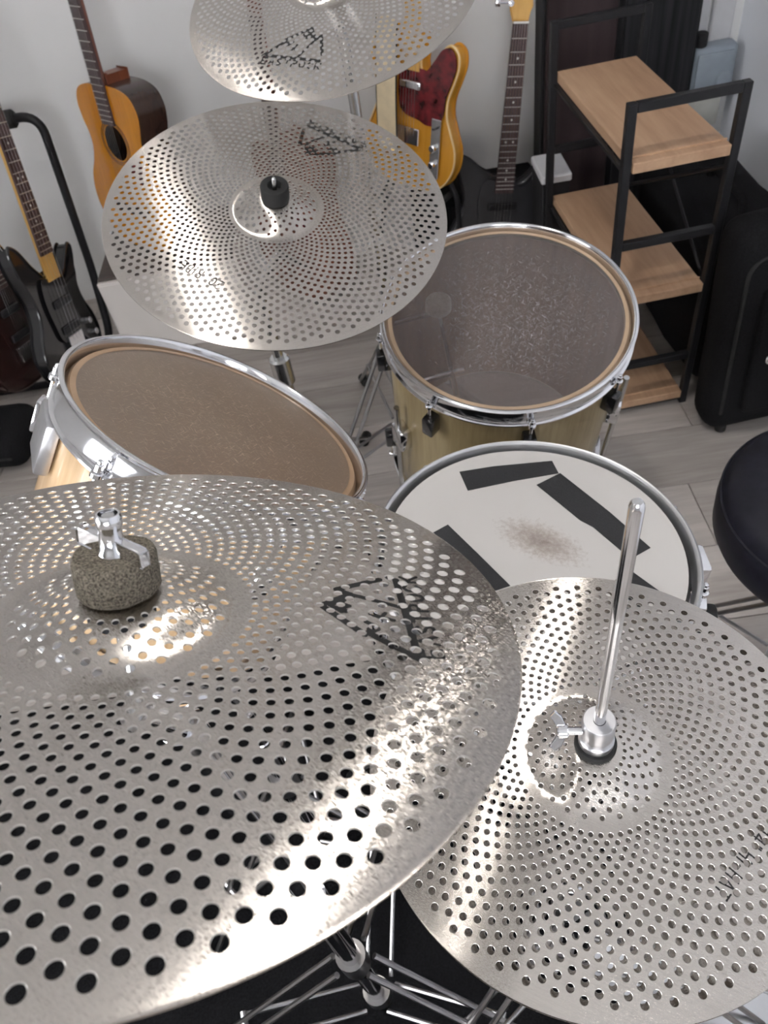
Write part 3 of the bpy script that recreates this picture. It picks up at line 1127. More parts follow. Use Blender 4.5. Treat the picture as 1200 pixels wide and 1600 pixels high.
CS_M = Matrix.Translation((-0.163, 0.228, 0))
cs = thing('cymbal_stand', CS_M, 'chrome double-braced cymbal stand under the nearest large cymbal', 'stand')
tripod(cs, 0.335, 0.11, 0.34, (rad(191), rad(337), rad(80)))
nfr = frame_from(NEAR_C, NEAR_N)
ctr = CS_M.inverted() @ (nfr @ Vector((0, 0, -0.055)))
pole(cs, [((0, 0, 0.03), (0, 0, 0.62), 0.0127), ((0, 0, 0.60), (0, 0, 0.98), 0.0105)])
MB().cyl((0, 0, 0.58), (0, 0, 0.625), 0.019, 20, bev=0.004).build('height_clamp', 'chrome', cs)
tl = MB()
tl.cyl((0, 0, 0.965), (0, 0, 1.0), 0.014, 18, bev=0.003)
tl.tube([(0, 0, 0.99), (ctr.x * 0.5, ctr.y * 0.5, (0.99 + ctr.z) / 2), (ctr.x, ctr.y, ctr.z)], 0.010, 12)
tl.build('tilter', 'chrome', cs)
post_on(cs, CS_M, NEAR_C, NEAR_N, -0.06, 0.066)
fm = CS_M.inverted() @ nfr
zf = float(prof_near(0)) + 0.0003


def felt_disc(r, h, seed, seg=56):
    """slightly lopsided felt washer with a notch worn into its top"""
    mb = MB()
    prof = [(0.005, 0), (r * 0.93, 0), (r * 1.0, h * 0.10), (r * 1.02, h * 0.5), (r * 1.0, h * 0.88), (r * 0.94, h),
            (r * 0.5, h * 1.0), (0.005, h)]
    mb.lathe(prof, seg, close=True)
    out = []
    for x, y_, z in mb.v:
        d = mnoise.noise(Vector((x * 90 + seed, y_ * 90, z * 90))) * 0.0009
        k = 1 + d / max(r, 1e-6) * 1.4
        out.append((x * k, y_ * k, z + (mnoise.noise(Vector((x * 70, y_ * 70, seed))) * 0.0016 if z > h * 0.6 else 0)))
    mb.v = out
    return mb


mbf = felt_disc(0.0205, 0.021, 3.3)
fl = mbf.build('felt_washer', 'felt_grey', cs, M=fm @ Matrix.Translation((0, 0, zf)))
WM = fm @ Matrix.Translation((0, 0, zf + 0.0185)) @ Matrix.Rotation(rad(-30), 4, 'Z')
wn = MB()
wn.lathe([(0.0047, 0), (0.0075, 0), (0.0075, 0.004), (0.0060, 0.006), (0.0056, 0.0165), (0.0064, 0.018), (0.0064, 0.0225), (0.0056, 0.024), (0.0047, 0.024)], 24, WM, close=True)
wn.prism([(0.004, 0.0005), (0.0215, 0.0005), (0.0215, 0.0085), (0.0195, 0.0100), (0.004, 0.0115)], -0.0030, 0.0030, 0.0006, 2, WM)
wn.prism([(-0.004, 0.0115), (-0.0185, 0.0125), (-0.0215, 0.0110), (-0.0215, 0.0030), (-0.004, 0.0005)], -0.0030, 0.0030, 0.0006, 2, WM)
wn.build('wing_nut', 'chrome', cs)
MB().lathe([(0.005, -0.014), (0.017, -0.014), (0.017, 0), (0.005, 0)], 24,
           fm @ Matrix.Translation((0, 0, float(prof_near(0)) - 0.0012)), close=True).build('under_felt', 'felt_dark', cs)

# stand of the ride: straight base pole, clamp, leaning upper tube
RS_M = Matrix.Translation((-0.205, 1.150, 0))
rs = thing('cymbal_stand', RS_M, 'chrome cymbal stand under the middle ride cymbal, behind the rack tom', 'stand')
tripod(rs, 0.36, 0.15, 0.38, (rad(75), rad(195), rad(315)))
rfr = frame_from(RIDE_C, RIDE_N)
c2 = RS_M.inverted() @ (rfr @ Vector((0, 0, -0.075)))
pole(rs, [((0, 0, 0.03), (0, 0, 0.58), 0.0127), ((0, 0, 0.56), (0, 0, 0.73), 0.0095)], 'chrome_dull')
MB().cyl((0, 0, 0.53), (0, 0, 0.59), 0.019, 20, bev=0.004).build('height_clamp', 'chrome_dull', rs)
MB().tube([(0, 0, 0.722), (c2.x * 0.3, c2.y * 0.3, 0.755), (c2.x, c2.y, c2.z)], 0.009, 12).build('tilter', 'chrome_dull', rs)
post_on(rs, RS_M, RIDE_C, RIDE_N, -0.08, 0.064, 0.0032)
rm = RS_M.inverted() @ rfr
zr = float(prof_ride(0)) + 0.0003
sl = MB()
sl.lathe([(0.0035, 0), (0.0195, 0), (0.0205, 0.002), (0.0205, 0.022), (0.0195, 0.024), (0.0105, 0.024), (0.0095, 0.020),
          (0.0095, 0.012), (0.0035, 0.012)], 40, rm @ Matrix.Translation((0, 0, zr)), close=True)
sl.build('quick_release_nut', 'rubber', rs)
MB().lathe([(0.004, -0.014), (0.017, -0.014), (0.017, 0), (0.004, 0)], 24,
           rm @ Matrix.Translation((0, 0, float(prof_ride(0)) - 0.0012)), close=True).build('under_felt', 'felt_dark', rs)

# stand of the upper crash
TS_M = Matrix.Translation((-0.0, 1.395, 0))
ts = thing('cymbal_stand', TS_M, 'tall chrome cymbal stand behind the floor tom, carrying the topmost cymbal', 'stand')
tripod(ts, 0.40, 0.17, 0.38, (rad(104), rad(226), rad(-14)))
tfr = frame_from(TOP_C, TOP_N)
c3 = TS_M.inverted() @ (tfr @ Vector((0, 0, -0.06)))
pole(ts, [((0, 0, 0.03), (0, 0, 0.64), 0.0127), ((0, 0, 0.62), (0, 0, 0.93), 0.0095)], 'chrome_dull')
MB().cyl((0, 0, 0.60), (0, 0, 0.65), 0.019, 20, bev=0.004).build('height_clamp', 'chrome_dull', ts)
MB().tube([(0, 0, 0.92), (c3.x * 0.3, c3.y * 0.3, 0.955), (c3.x, c3.y, c3.z)], 0.009, 12).build('tilter', 'chrome_dull', ts)
post_on(ts, TS_M, TOP_C, TOP_N, -0.065, 0.066)
tm = TS_M.inverted() @ tfr
zt = float(prof_top(0)) + 0.0003
felt_disc(0.0195, 0.016, 1.1).build('felt_washer', 'felt_grey', ts, M=tm @ Matrix.Translation((0, 0, zt)))
wing_nut(ts, tm @ Matrix.Translation((0, 0, zt + 0.0165)), 0.95)
MB().lathe([(0.005, -0.014), (0.017, -0.014), (0.017, 0), (0.005, 0)], 24,
           tm @ Matrix.Translation((0, 0, float(prof_top(0)) - 0.0012)), close=True).build('under_felt', 'felt_dark', ts)

# hi-hat stand
HS_M = Matrix.Translation((0.1078, 0.2433, 0))
hs = thing('hi_hat_stand', HS_M, 'chrome hi-hat stand with a tall upright rod and pedal, right foreground', 'stand')
tripod(hs, 0.42, 0.20, 0.30, (rad(95), rad(215), rad(-22)))
pole(hs, [((0, 0, 0.02), (0, 0, 0.50), 0.0135), ((0, 0, 0.48), (0, 0, 0.765), 0.0115)])
rod = MB()
rod.lathe([(0, 0.755), (0.0041, 0.755), (0.0041, 1.122), (0.0037, 1.1245), (0.0026, 1.1265), (0, 1.127)], 24)
rod.build('pull_rod', 'chrome', hs)
zh = 0.8171 + float(prof_hat(0))
sc_ = MB()
sc_.lathe([(0.004, 0.764), (0.022, 0.764), (0.024, 0.772), (0.022, 0.7765), (0.004, 0.7765)], 28, close=True)
sc_.build('seat_cup', 'black_plastic', hs)
wz_ = MB()
wz_.lathe([(0.005, zh + 0.0002), (0.0150, zh + 0.0002), (0.0158, zh + 0.002), (0.0158, zh + 0.006), (0.0150, zh + 0.008), (0.005, zh + 0.008)],
          36, close=True)
wz_.build('rubber_washer', 'rubber', hs)
cl = MB()
cl.lathe([(0.0044, zh + 0.008), (0.0128, zh + 0.008), (0.0132, zh + 0.010), (0.0132, zh + 0.016), (0.0112, zh + 0.018), (0.0108, zh + 0.021),
          (0.0118, zh + 0.0225), (0.0122, zh + 0.025), (0.0122, zh + 0.041), (0.0112, zh + 0.0425), (0.0044, zh + 0.0425)], 40, close=True)
clutch = cl.build('clutch', 'aluminium', hs)
ws = MB()
A = mtx((-0.0125, -0.002, zh + 0.034), rz=rad(172))
ws.cyl(A @ Vector((0, 0, 0)), A @ Vector((0.010, 0, 0)), 0.0032, 12)
ws.cyl(A @ Vector((0.010, 0, 0)), A @ Vector((0.018, 0, 0)), 0.0055, 14, bev=0.001)
for sg in (-1, 1):
    pts = [(0.011, 0.003 * sg), (0.018, 0.004 * sg), (0.023, 0.013 * sg), (0.0195, 0.0175 * sg), (0.0145, 0.013 * sg)]
    if sg < 0:
        pts = pts[::-1]
    ws.prism(pts, -0.0016, 0.0016, 0.0006, 2, A @ Matrix.Rotation(rad(28), 4, 'X'))
ws.build('wing_screw', 'chrome', clutch)
pd = MB()
pd.prism([(-0.042, -0.14), (0.042, -0.14), (0.045, 0.10), (0.03, 0.15), (-0.03, 0.15), (-0.045, 0.10)], -0.006, 0.006, 0.003, 2,
         mtx((0.17, -0.055, 0.075), rz=rad(68)) @ Matrix.Rotation(rad(-90 + 22), 4, 'X'))
pd.build('pedal_board', 'chrome_dull', hs)
mt = MB()
mt.tube(fillet([(0.0, 0, 0.03), (0.06, -0.02, 0.018), (0.26, -0.10, 0.014), (0.33, -0.12, 0.014)], 0.03), 0.0045, 8)
mt.tube([(0.01, 0.0, 0.10), (0.06, -0.02, 0.14)], 0.003, 6)
mt.build('pedal_frame', 'chrome', hs)


# ------------------------------------------------------------------ drums (local space: z along the axis, origin at the top hoop's centre)
def drum(name, M, R_out, shell_r, depth, nlug, lug_off, wood_mat, head_mat, label, inside='shell_inside', hoop_h=0.036,
         head_z=-0.011, lug_style='black', collar=True, hoop_mat='chrome', soft_hoop=False, low_lugs=True, collar_mat='collar_cream'):
    t = thing(name, M, label, 'drum')
    top_z = head_z - 0.002
    # shell: open tube with thickness
    sh = MB()
    zt_, zb = top_z, -depth
    sh.lathe([(shell_r, zt_ - 0.004), (shell_r - 0.003, zt_), (shell_r - 0.006, zt_ - 0.003), (shell_r - 0.007, zb + 0.004), (shell_r - 0.003, zb),
              (shell_r, zb + 0.004)], 96, close=True)
    sho = sh.build('shell', wood_mat, t)
    ins = MB()
    ins.lathe([(shell_r - 0.0072, zt_ - 0.006), (shell_r - 0.0085, zt_ - 0.006), (shell_r - 0.0085, zb + 0.006), (shell_r - 0.0072, zb + 0.006)], 96, close=True)
    ins.build('inner_ply', inside, sho)
    # batter head with its collar
    hd = MB()
    rr = shell_r - 0.004
    prof = [(rr, head_z), (rr * 0.75, head_z), (rr * 0.5, head_z), (rr * 0.25, head_z), (0, head_z)]
    hd.lathe(prof, 96)
    hdo = hd.build('drum_head', head_mat, t, recalc=False)
    if collar:
        c_ = MB()
        c_.lathe([(rr - 0.004, head_z + 0.0006), (rr + 0.002, head_z + 0.0008), (shell_r + 0.003, head_z - 0.006), (shell_r + 0.003, head_z - 0.012),
                  (shell_r + 0.0008, head_z - 0.012), (shell_r + 0.0008, head_z - 0.006), (rr, head_z - 0.001)], 96, close=True)
        c_.build('head_collar', collar_mat, hdo)
    b2 = MB()
    b2.lathe([(rr, zb - 0.001), (0, zb - 0.001)], 64)
    b2.build('bottom_head', 'clear_head', t, recalc=False)

    def hoop(z_top, sgn, nm):
        hb = MB()
        r0 = shell_r + 0.0045
        if soft_hoop:
            pr = [(r0, -0.004), (r0 + 0.0005, -0.002), (r0 + 0.003, 0.0), (R_out - 0.003, 0), (R_out, -0.003), (R_out, -0.009), (R_out - 0.003, -0.012),
                  (r0 + 0.0035, -0.014), (r0 + 0.003, -hoop_h + 0.006), (R_out - 0.001, -hoop_h + 0.002), (R_out - 0.001, -hoop_h), (r0, -hoop_h)]
        else:
            pr = [(r0, -0.003), (r0 + 0.001, -0.0008), (r0 + 0.0025, 0), (R_out - 0.002, 0), (R_out, -0.0015), (R_out - 0.0005, -0.0035),
                  (r0 + 0.0040, -0.0055), (r0 + 0.0030, -0.009), (r0 + 0.0030, -hoop_h + 0.007), (r0 + 0.0045, -hoop_h + 0.004), (R_out + 0.001, -hoop_h + 0.0025),
                  (R_out + 0.001, -hoop_h), (r0, -hoop_h)]
        hb.lathe([(a, z_top + sgn * b_) for a, b_ in pr], 128, close=True)
        # ears for the tension rods
        return hb.build(nm, hoop_mat, t)
    hoop(0.0, 1, 'top_hoop')
    hoop(zb - 0.012, -1, 'bottom_hoop')
    for i in range(nlug):
        a = rad(lug_off) + 2 * PI * i / nlug
        L = mtx((0, 0, 0), rz=a)
        e = shell_r
        ends = [(-0.085, 1)] + ([(zb + 0.075, -1)] if depth > 0.2 and low_lugs else [])
        if depth <= 0.2:
            ends = [(-depth / 2, 1)]
        for zc, dn in ends:
            hh = 0.042 if depth > 0.2 else depth * 0.42
            lo = MB().box((e + 0.012, 0, zc), (0.026, 0.022, hh), 0.004, L, 2).build(
                'lug', 'black_lacquer' if lug_style == 'black' else 'chrome', t)
            zr_ = -hoop_h + 0.003 if dn > 0 else zb - 0.012 + hoop_h - 0.003
            p = lambda z: L @ Vector((e + 0.0155, 0, z))
            rd = MB()
            rd.cyl(p(zc + dn * hh * 0.4), p(zr_ + dn * 0.004), 0.0026, 8)
            rd.cyl(p(zr_ - dn * 0.002), p(zr_ + dn * 0.0045), 0.0065, 12, bev=0.001)
            rd.cyl(p(zr_ + dn * 0.004), p(zr_ + dn * 0.0135), 0.0042, 8, bev=0.001)
            rd.cyl(p(zr_ + dn * 0.013), p(zr_ + dn * 0.0175), 0.0030, 8, bev=0.001)
            rd.build('tension_rod', 'chrome', lo)
    return t


# floor tom
FT_M = frame_from((0.2021, 1.0947, 0.6509), (0.042, -0.2082, 0.9772))
ft = drum('floor_tom', FT_M, 0.216, 0.2035, 0.40, 8, 0, 'drum_ash', 'clear_head',
          'pale wooden floor tom with a scratched clear head and black lugs')
for i, a in enumerate((rad(-22), rad(98), rad(202))):
    L = mtx(rz=a)
    p0 = L @ Vector((0.221, 0, -0.12))
    inv = FT_M.inverted()
    foot_w = FT_M @ (L @ Vector((0.224, 0, -0.62)))
    # leg runs along the shell and on to the floor
    top_w = FT_M @ p0
    d = (foot_w - top_w).normalized()
    k = (0.018 - top_w.z) / d.z
    end = inv @ (top_w + d * k)
    lg = MB().cyl(p0, end, 0.0055, 10).build('leg', 'chrome_dull', ft)
    MB().cyl(inv @ (top_w + d * (k - 0.03)), inv @ (top_w + d * (k - 0.002)), 0.013, 12, bev=0.003).build('rubber_foot', 'rubber', lg)
    MB().box((0.214, 0, -0.21), (0.026, 0.036, 0.055), 0.004, L, 2).build('leg_bracket', 'chrome', ft)
# sensor pad on a cross bar, just under the clear head
MB().cyl((-0.108, 0.062, -0.045), (-0.108, 0.062, -0.020), 0.023, 28, bev=0.004).build('trigger_pad', 'felt_white', ft)
cb = MB()
for p0, p1 in (((-0.19, 0.05, -0.05), (-0.112, 0.062, -0.05)), ((-0.108, 0.06, -0.05), (-0.105, -0.13, -0.05)), ((-0.165, -0.088, -0.05), (-0.085, -0.075, -0.05))):
    cb.tube([p0, p1], 0.0045, 8)
cb.build('trigger_bar', 'chrome', ft)

# rack tom
RT_M = frame_from((-0.1948, 0.6666, 0.8732), (0.5668, 0.2592, 0.782))
rt = drum('rack_tom', RT_M, 0.177, 0.1655, 0.26, 6, 0, 'drum_maple', 'amber_head',
          'tilted maple rack tom with a worn amber clear head and chrome hoop', lug_style='chrome', hoop_h=0.040, low_lugs=False, collar_mat='collar_amber')
bk = MB()
bk.box((0.173, 0, -0.072), (0.016, 0.060, 0.060), 0.004, mtx(rz=rad(-158)), 2)
bk.build('mount_bracket', 'aluminium', rt)

# snare
SN_M = frame_from((0.1278, 0.5457, 0.7083), (0.0921, 0.031, 0.9953))
sn = drum('snare_drum', SN_M, 0.188, 0.1770, 0.14, 10, 15.5, 'chrome_dull', 'coated_head',
          'snare drum with a white coated head and strips of black tape', inside='chrome_dull', lug_style='chrome', hoop_h=0.030, head_z=-0.007,
          collar=False, soft_hoop=True, hoop_mat='hoop_grey')
TAPES = [
    [(-65.1, 141.8), (-20, 146.5), (56.5, 147.3), (59.6, 123.3), (0, 116.5), (-59.8, 106.6)],
    [(27.2, 106.0), (61.5, 123.5), (104, 50), (134.7, -11.5), (107.2, -25.3), (78, 28), (66, 40)],
    [(-92.5, 52.1), (-111.5, 41.4), (-86, 0), (-53.8, -53), (-36, -48), (-66, 6)],
    [(101.7, -41), (126, -76), (86, -105), (70, -60)],
]
for i, tp in enumerate(TAPES):
    vs = [(x / 1000, y_ / 1000) for x, y_ in tp]
    area = sum(a[0] * b_[1] - b_[0] * a[1] for a, b_ in zip(vs, vs[1:] + vs[:1]))
    if area < 0:
        vs = vs[::-1]
    zz = -0.00685 + 0.0001 * i
    mb = MB()
    n_ = len(vs)
    mb.add([(x, y_, zz) for x, y_ in vs] + [(x, y_, zz + 0.0004) for x, y_ in vs],
           [list(range(n_ - 1, -1, -1)), [n_ + k for k in range(n_)]] + [[k, (k + 1) % n_, n_ + (k + 1) % n_, n_ + k] for k in range(n_)])
    tag(mb.build('tape_strip', 'black_tape', sn, smooth=0),
        ['black tape strip near the far rim', 'long diagonal black tape strip', 'black tape strip on the left',
         'black tape strip partly hidden by the hi-hat'][i])
th = MB()
th.box((0.195, 0, -0.07), (0.03, 0.04, 0.075), 0.004, mtx(rz=rad(-3)), 2)
th.build('strainer', 'chrome', sn)

# snare stand
SS_M = Matrix.Translation((0.116, 0.542, 0))
ss = thing('snare_stand', SS_M, 'low tripod stand carrying the snare drum', 'stand')
tripod(ss, 0.32, 0.14, 0.30, (rad(170), rad(290), rad(50)))
pole(ss, [((0, 0, 0.03), (0, 0, 0.46), 0.0127), ((0, 0, 0.45), (0, 0, 0.515), 0.017)])
for a in (rad(-17), rad(103), rad(223)):
    ca, sa = math.cos(a), math.sin(a)
    zt2 = 0.700 - 0.0925 * ca * 0.2 - 0.155 - 0.031 * sa * 0.2
    ar = MB()
    ar.tube(fillet([(ca * 0.014, sa * 0.014, 0.50), (ca * 0.10, sa * 0.10, zt2 - 0.01), (ca * 0.212, sa * 0.212, zt2 - 0.004), (ca * 0.214, sa * 0.214, zt2 + 0.07)], 0.02), 0.0055, 8)
    aro = ar.build('basket_arm', 'chrome_dull', ss)
    MB().box((0.214, 0, zt2 + 0.078), (0.022, 0.028, 0.032), 0.006, mtx(rz=a), 2).build('rubber_grip', 'rubber', aro)

# tom stand: column with an arm gripping the tom's bracket
TT_M = Matrix.Translation((-0.25, 0.47, 0))
tt = thing('tom_stand', TT_M, 'chrome stand carrying the rack tom', 'stand')
tripod(tt, 0.34, 0.14, 0.28, (rad(100), rad(220), rad(-20)))
bw = TT_M.inverted() @ (RT_M @ (mtx(rz=rad(-105)) @ Vector((0.168, 0, -0.20))))
pole(tt, [((0, 0, 0.03), (0, 0, 0.48), 0.0127), ((0, 0, 0.46), (0, 0, 0.56), 0.011)])
MB().tube(fillet([(0, 0, 0.55), (0, 0, 0.60), (bw.x, bw.y, bw.z)], 0.03), 0.0075, 10).build('tom_arm', 'chrome', tt)

# ------------------------------------------------------------------ narrow shelf rack
SH_A = rad(3.4)
SH_M = mtx((0.623, 1.49, 0), rz=SH_A)
sf = thing('shelf_rack', SH_M, 'narrow black metal rack with three wooden shelves by the right wall', 'shelf')
W2, D, Ht, TB = 0.110, 0.50, 0.787, 0.018
for fr_y, nm in ((0.0, 'front_frame'), (D, 'rear_frame')):
    mb = MB()
    for s in (-1, 1):
        mb.box((s * W2, fr_y, Ht / 2), (TB, TB, Ht), 0.0015)
    for z in (Ht - TB / 2, 0.490, 0.155):
        mb.box((0, fr_y, z), (2 * W2 - TB, TB * 0.9, TB), 0.0012)
    mb.box((0, fr_y, 0.025), (2 * W2 - TB, TB * 0.9, 0.02), 0.0012)
    mb.build(nm, 'black_metal', sf, smooth=0)
for z in (0.675, 0.362, 0.045):
    b_ = MB()
    b_.box((0, D / 2 - 0.002, z - 0.011), (2 * W2 - 0.022, D + 0.020, 0.022), 0.0015)
    so = b_.build('shelf_board', 'shelf_wood', sf, smooth=0)
    lip = MB()
    lip.box((0, 0.012, z + 0.0015), (2 * W2 - 0.022, 0.003, 0.004), 0.0006)
    lip.build('edge_groove', 'shelf_wood', so, smooth=0)
for s in (-1, 1):
    for z in (0.653, 0.340, 0.024):
        MB().box((s * (W2 - 0.004), D / 2, z - 0.004), (0.009, D - TB, 0.009), 0.001).build('side_rail', 'black_metal', sf, smooth=0)
MB().tube([(W2 + 0.002, 0.01, 0.62), (W2 + 0.002, D - 0.01, 0.36)], 0.005, 8).build('cross_brace', 'black_metal', sf)
MB().tube([(W2 + 0.008, 0.01, 0.33), (W2 + 0.008, D - 0.01, 0.62)], 0.004, 8).build('cross_brace', 'black_metal', sf)

# pale-lidded box and dark chest between guitar and shelf, tall black cabinet behind
bx = thing('storage_box', (0.508, 2.07, 0), 'narrow black box with a pale lid, left of the shelf rack', 'box')
MB().box((0, 0, 0.195), (0.075, 0.13, 0.39), 0.004).build('body', 'black_plastic', bx, smooth=0)
MB().box((0, 0, 0.400), (0.083, 0.138, 0.022), 0.004).build('lid', 'white_trim', bx, smooth=0)

ch = thing('amplifier', (0.335, 2.395, 0), 'low dark box against the back wall behind the charcoal guitar', 'amplifier')
MB().box((0, 0, 0.125), (0.40, 0.15, 0.23), 0.008).build('cabinet', 'black_cloth', ch, smooth=0)
MB().box((0, -0.077, 0.12), (0.36, 0.006, 0.17), 0.003).build('grille', 'black_grain', ch, smooth=0)
for sx in (-1, 1):
    for sy in (-1, 1):
        MB().cyl((sx * 0.17, sy * 0.05, 0), (sx * 0.17, sy * 0.05, 0.012), 0.014, 12).build('rubber_foot', 'rubber', ch)

cb_ = thing('tall_cabinet', (0.775, 2.42, 0), 'tall black wood-grained cabinet behind the shelf rack', 'cabinet')
ccm = MB()
ccm.box((0, 0.02, 1.0), (0.45, 0.09, 2.0), 0.003)
ccm.build('body', 'black_grain', cb_, smooth=0)
MB().box((-0.115, -0.032, 0.90), (0.20, 0.014, 1.74), 0.003).build('door', 'cabinet_panel', cb_, smooth=0)
MB().box((0.110, -0.032, 0.90), (0.21, 0.014, 1.74), 0.003).build('door', 'black_grain', cb_, smooth=0)
for sx in (-0.025, 0.02):
    MB().cyl((sx, -0.046, 0.92), (sx, -0.046, 1.06), 0.005, 10).build('door_handle', 'black_metal', cb_)

# wall socket box in the corner
sk = thing('socket_box', (1.068, WALL_Y - 0.024, 0.385), 'grey-blue splashproof double socket box on the corner wall', 'socket')
MB().box((0.0, -0.03, 0.055), (0.13, 0.06, 0.145), 0.014, None, 3).build('housing', 'socket_grey', sk)
MB().box((-0.01, -0.028, -0.062), (0.105, 0.052, 0.085), 0.010, None, 2).build('lower_housing', 'socket_pale', sk)
MB().box((0.0, -0.064, 0.062), (0.112, 0.012, 0.105), 0.006, None, 2).build('hinged_cover', 'socket_grey', sk)
MB().cyl((0.028, -0.07, 0.04), (0.028, -0.076, 0.04), 0.022, 24, bev=0.002).build('socket_ring', 'socket_grey', sk)
MB().cyl((-0.045, -0.04, 0.127), (-0.045, -0.04, 0.165), 0.018, 16, bev=0.003).build('cable_gland', 'black_plastic', sk)


# soft cases on the right
def soft_box(c, s, bev, mat, name, parent, amp=0.006, seed=0.0, sub=2):
    bm = bmesh.new()
    bmesh.ops.create_cube(bm, size=1.0)
    for v in bm.verts:
        v.co = Vector((v.co.x * s[0], v.co.y * s[1], v.co.z * s[2]))
    bmesh.ops.bevel(bm, geom=bm.edges[:], offset=bev, segments=5, profile=0.5, affect='EDGES')
    bmesh.ops.subdivide_edges(bm, edges=[e for e in bm.edges if e.calc_length() > 0.05], cuts=sub + 2, use_grid_fill=True)
    for v in bm.verts:
        d = mnoise.noise(v.co * 7 + Vector((seed, 0, 0))) * amp
        v.co = v.co + v.co.normalized() * d + Vector(c)
    bm.verts.index_update()
    mb = MB()
    mb.add([v.co.copy() for v in bm.verts], [[v.index for v in f.verts] for f in bm.faces])
    bm.free()
    return mb.build(name, mat, parent, smooth=60)


sc1 = thing('soft_case', mtx((0.915, 1.408, 0.006), rz=rad(2), ry=rad(-2.6)), 'large black soft instrument case standing on the floor beside the shelf rack', 'case')
soft_box((0, 0, 0.285), (0.36, 0.118, 0.545), 0.045, 'black_cloth', 'body', sc1, 0.007, 1.0)
soft_box((0.02, -0.062, 0.25), (0.26, 0.030, 0.34), 0.013, 'black_cloth', 'front_pocket', sc1, 0.004, 4.0)
MB().tube(fillet([(-0.15, -0.058, 0.08), (-0.15, -0.058, 0.50), (0.15, -0.058, 0.50), (0.15, -0.058, 0.08)], 0.05), 0.0045, 8).build('zip_seam', 'rubber', sc1)
hd_ = MB()
hd_.tube(fillet([(-0.09, 0, 0.545), (-0.08, 0, 0.585), (0.09, 0, 0.585), (0.10, 0, 0.545)], 0.03), 0.013, 10)
hd_.build('carry_handle', 'black_cloth', sc1)
rg = MB()
rg.tube([Vector((-0.062 + 0.020 * math.cos(a), -0.082, 0.245 + 0.014 * math.sin(a))) for a in [2 * PI * k / 24 for k in range(25)]], 0.0032, 8)
rg.build('oval_badge', 'chrome', sc1)
for sx in (-0.13, 0.13):
    for sy in (-0.035, 0.035):
        MB().cyl((sx, sy, 0), (sx, sy, 0.02), 0.013, 12, bev=0.003).build('rubber_foot', 'rubber', sc1)

sc2 = thing('soft_bag', mtx((0.880, 1.79, 0), rz=rad(2)), 'black soft bag behind the case, under the socket box', 'bag')
soft_box((0, 0, 0.205), (0.25, 0.54, 0.395), 0.05, 'black_cloth', 'body', sc2, 0.012, 9.0)
MB().tube(fillet([(0, -0.10, 0.39), (0, -0.09, 0.43), (0, 0.09, 0.43), (0, 0.10, 0.39)], 0.03), 0.010, 8).build('carry_handle', 'black_cloth', sc2)
MB().tube(fillet([(-0.08, -0.270, 0.06), (-0.08, -0.270, 0.35), (0.08, -0.270, 0.35), (0.08, -0.270, 0.06)], 0.04), 0.0045, 8).build('zip_seam', 'rubber', sc2)

# drum throne
tr_ = thing('drum_throne', (0.605, 0.665, 0), 'round dark padded drum throne at the right edge', 'stool')
se = MB()
se.lathe([(0, 0.455), (0.150, 0.455), (0.166, 0.462), (0.174, 0.480), (0.176, 0.515), (0.172, 0.538), (0.158, 0.556), (0.120, 0.566), (0.06, 0.570), (0, 0.571)], 72)
se.build('seat', 'navy_vinyl', tr_)
MB().tube([Vector((0.1725 * math.cos(a), 0.1725 * math.sin(a), 0.5375)) for a in [2 * PI * k / 72 for k in range(73)]], 0.0026, 6).build('seat_piping', 'navy_vinyl', tr_)
MB().cyl((0, 0, 0.425), (0, 0, 0.4545), 0.06, 24, bev=0.004).build('seat_clamp', 'black_metal', tr_)
pole(tr_, [((0, 0, 0.05), (0, 0, 0.43), 0.0145)])
tripod(tr_, 0.30, 0.12, 0.26, (rad(20), rad(140), rad(260)), top_r=0.018)


# ------------------------------------------------------------------ guitars (local: x right seen from the front, z up the neck, front towards -y)
def fret_z(nut_z, scale, k):
    return nut_z - scale * (1 - 2 ** (-k / 12.0))


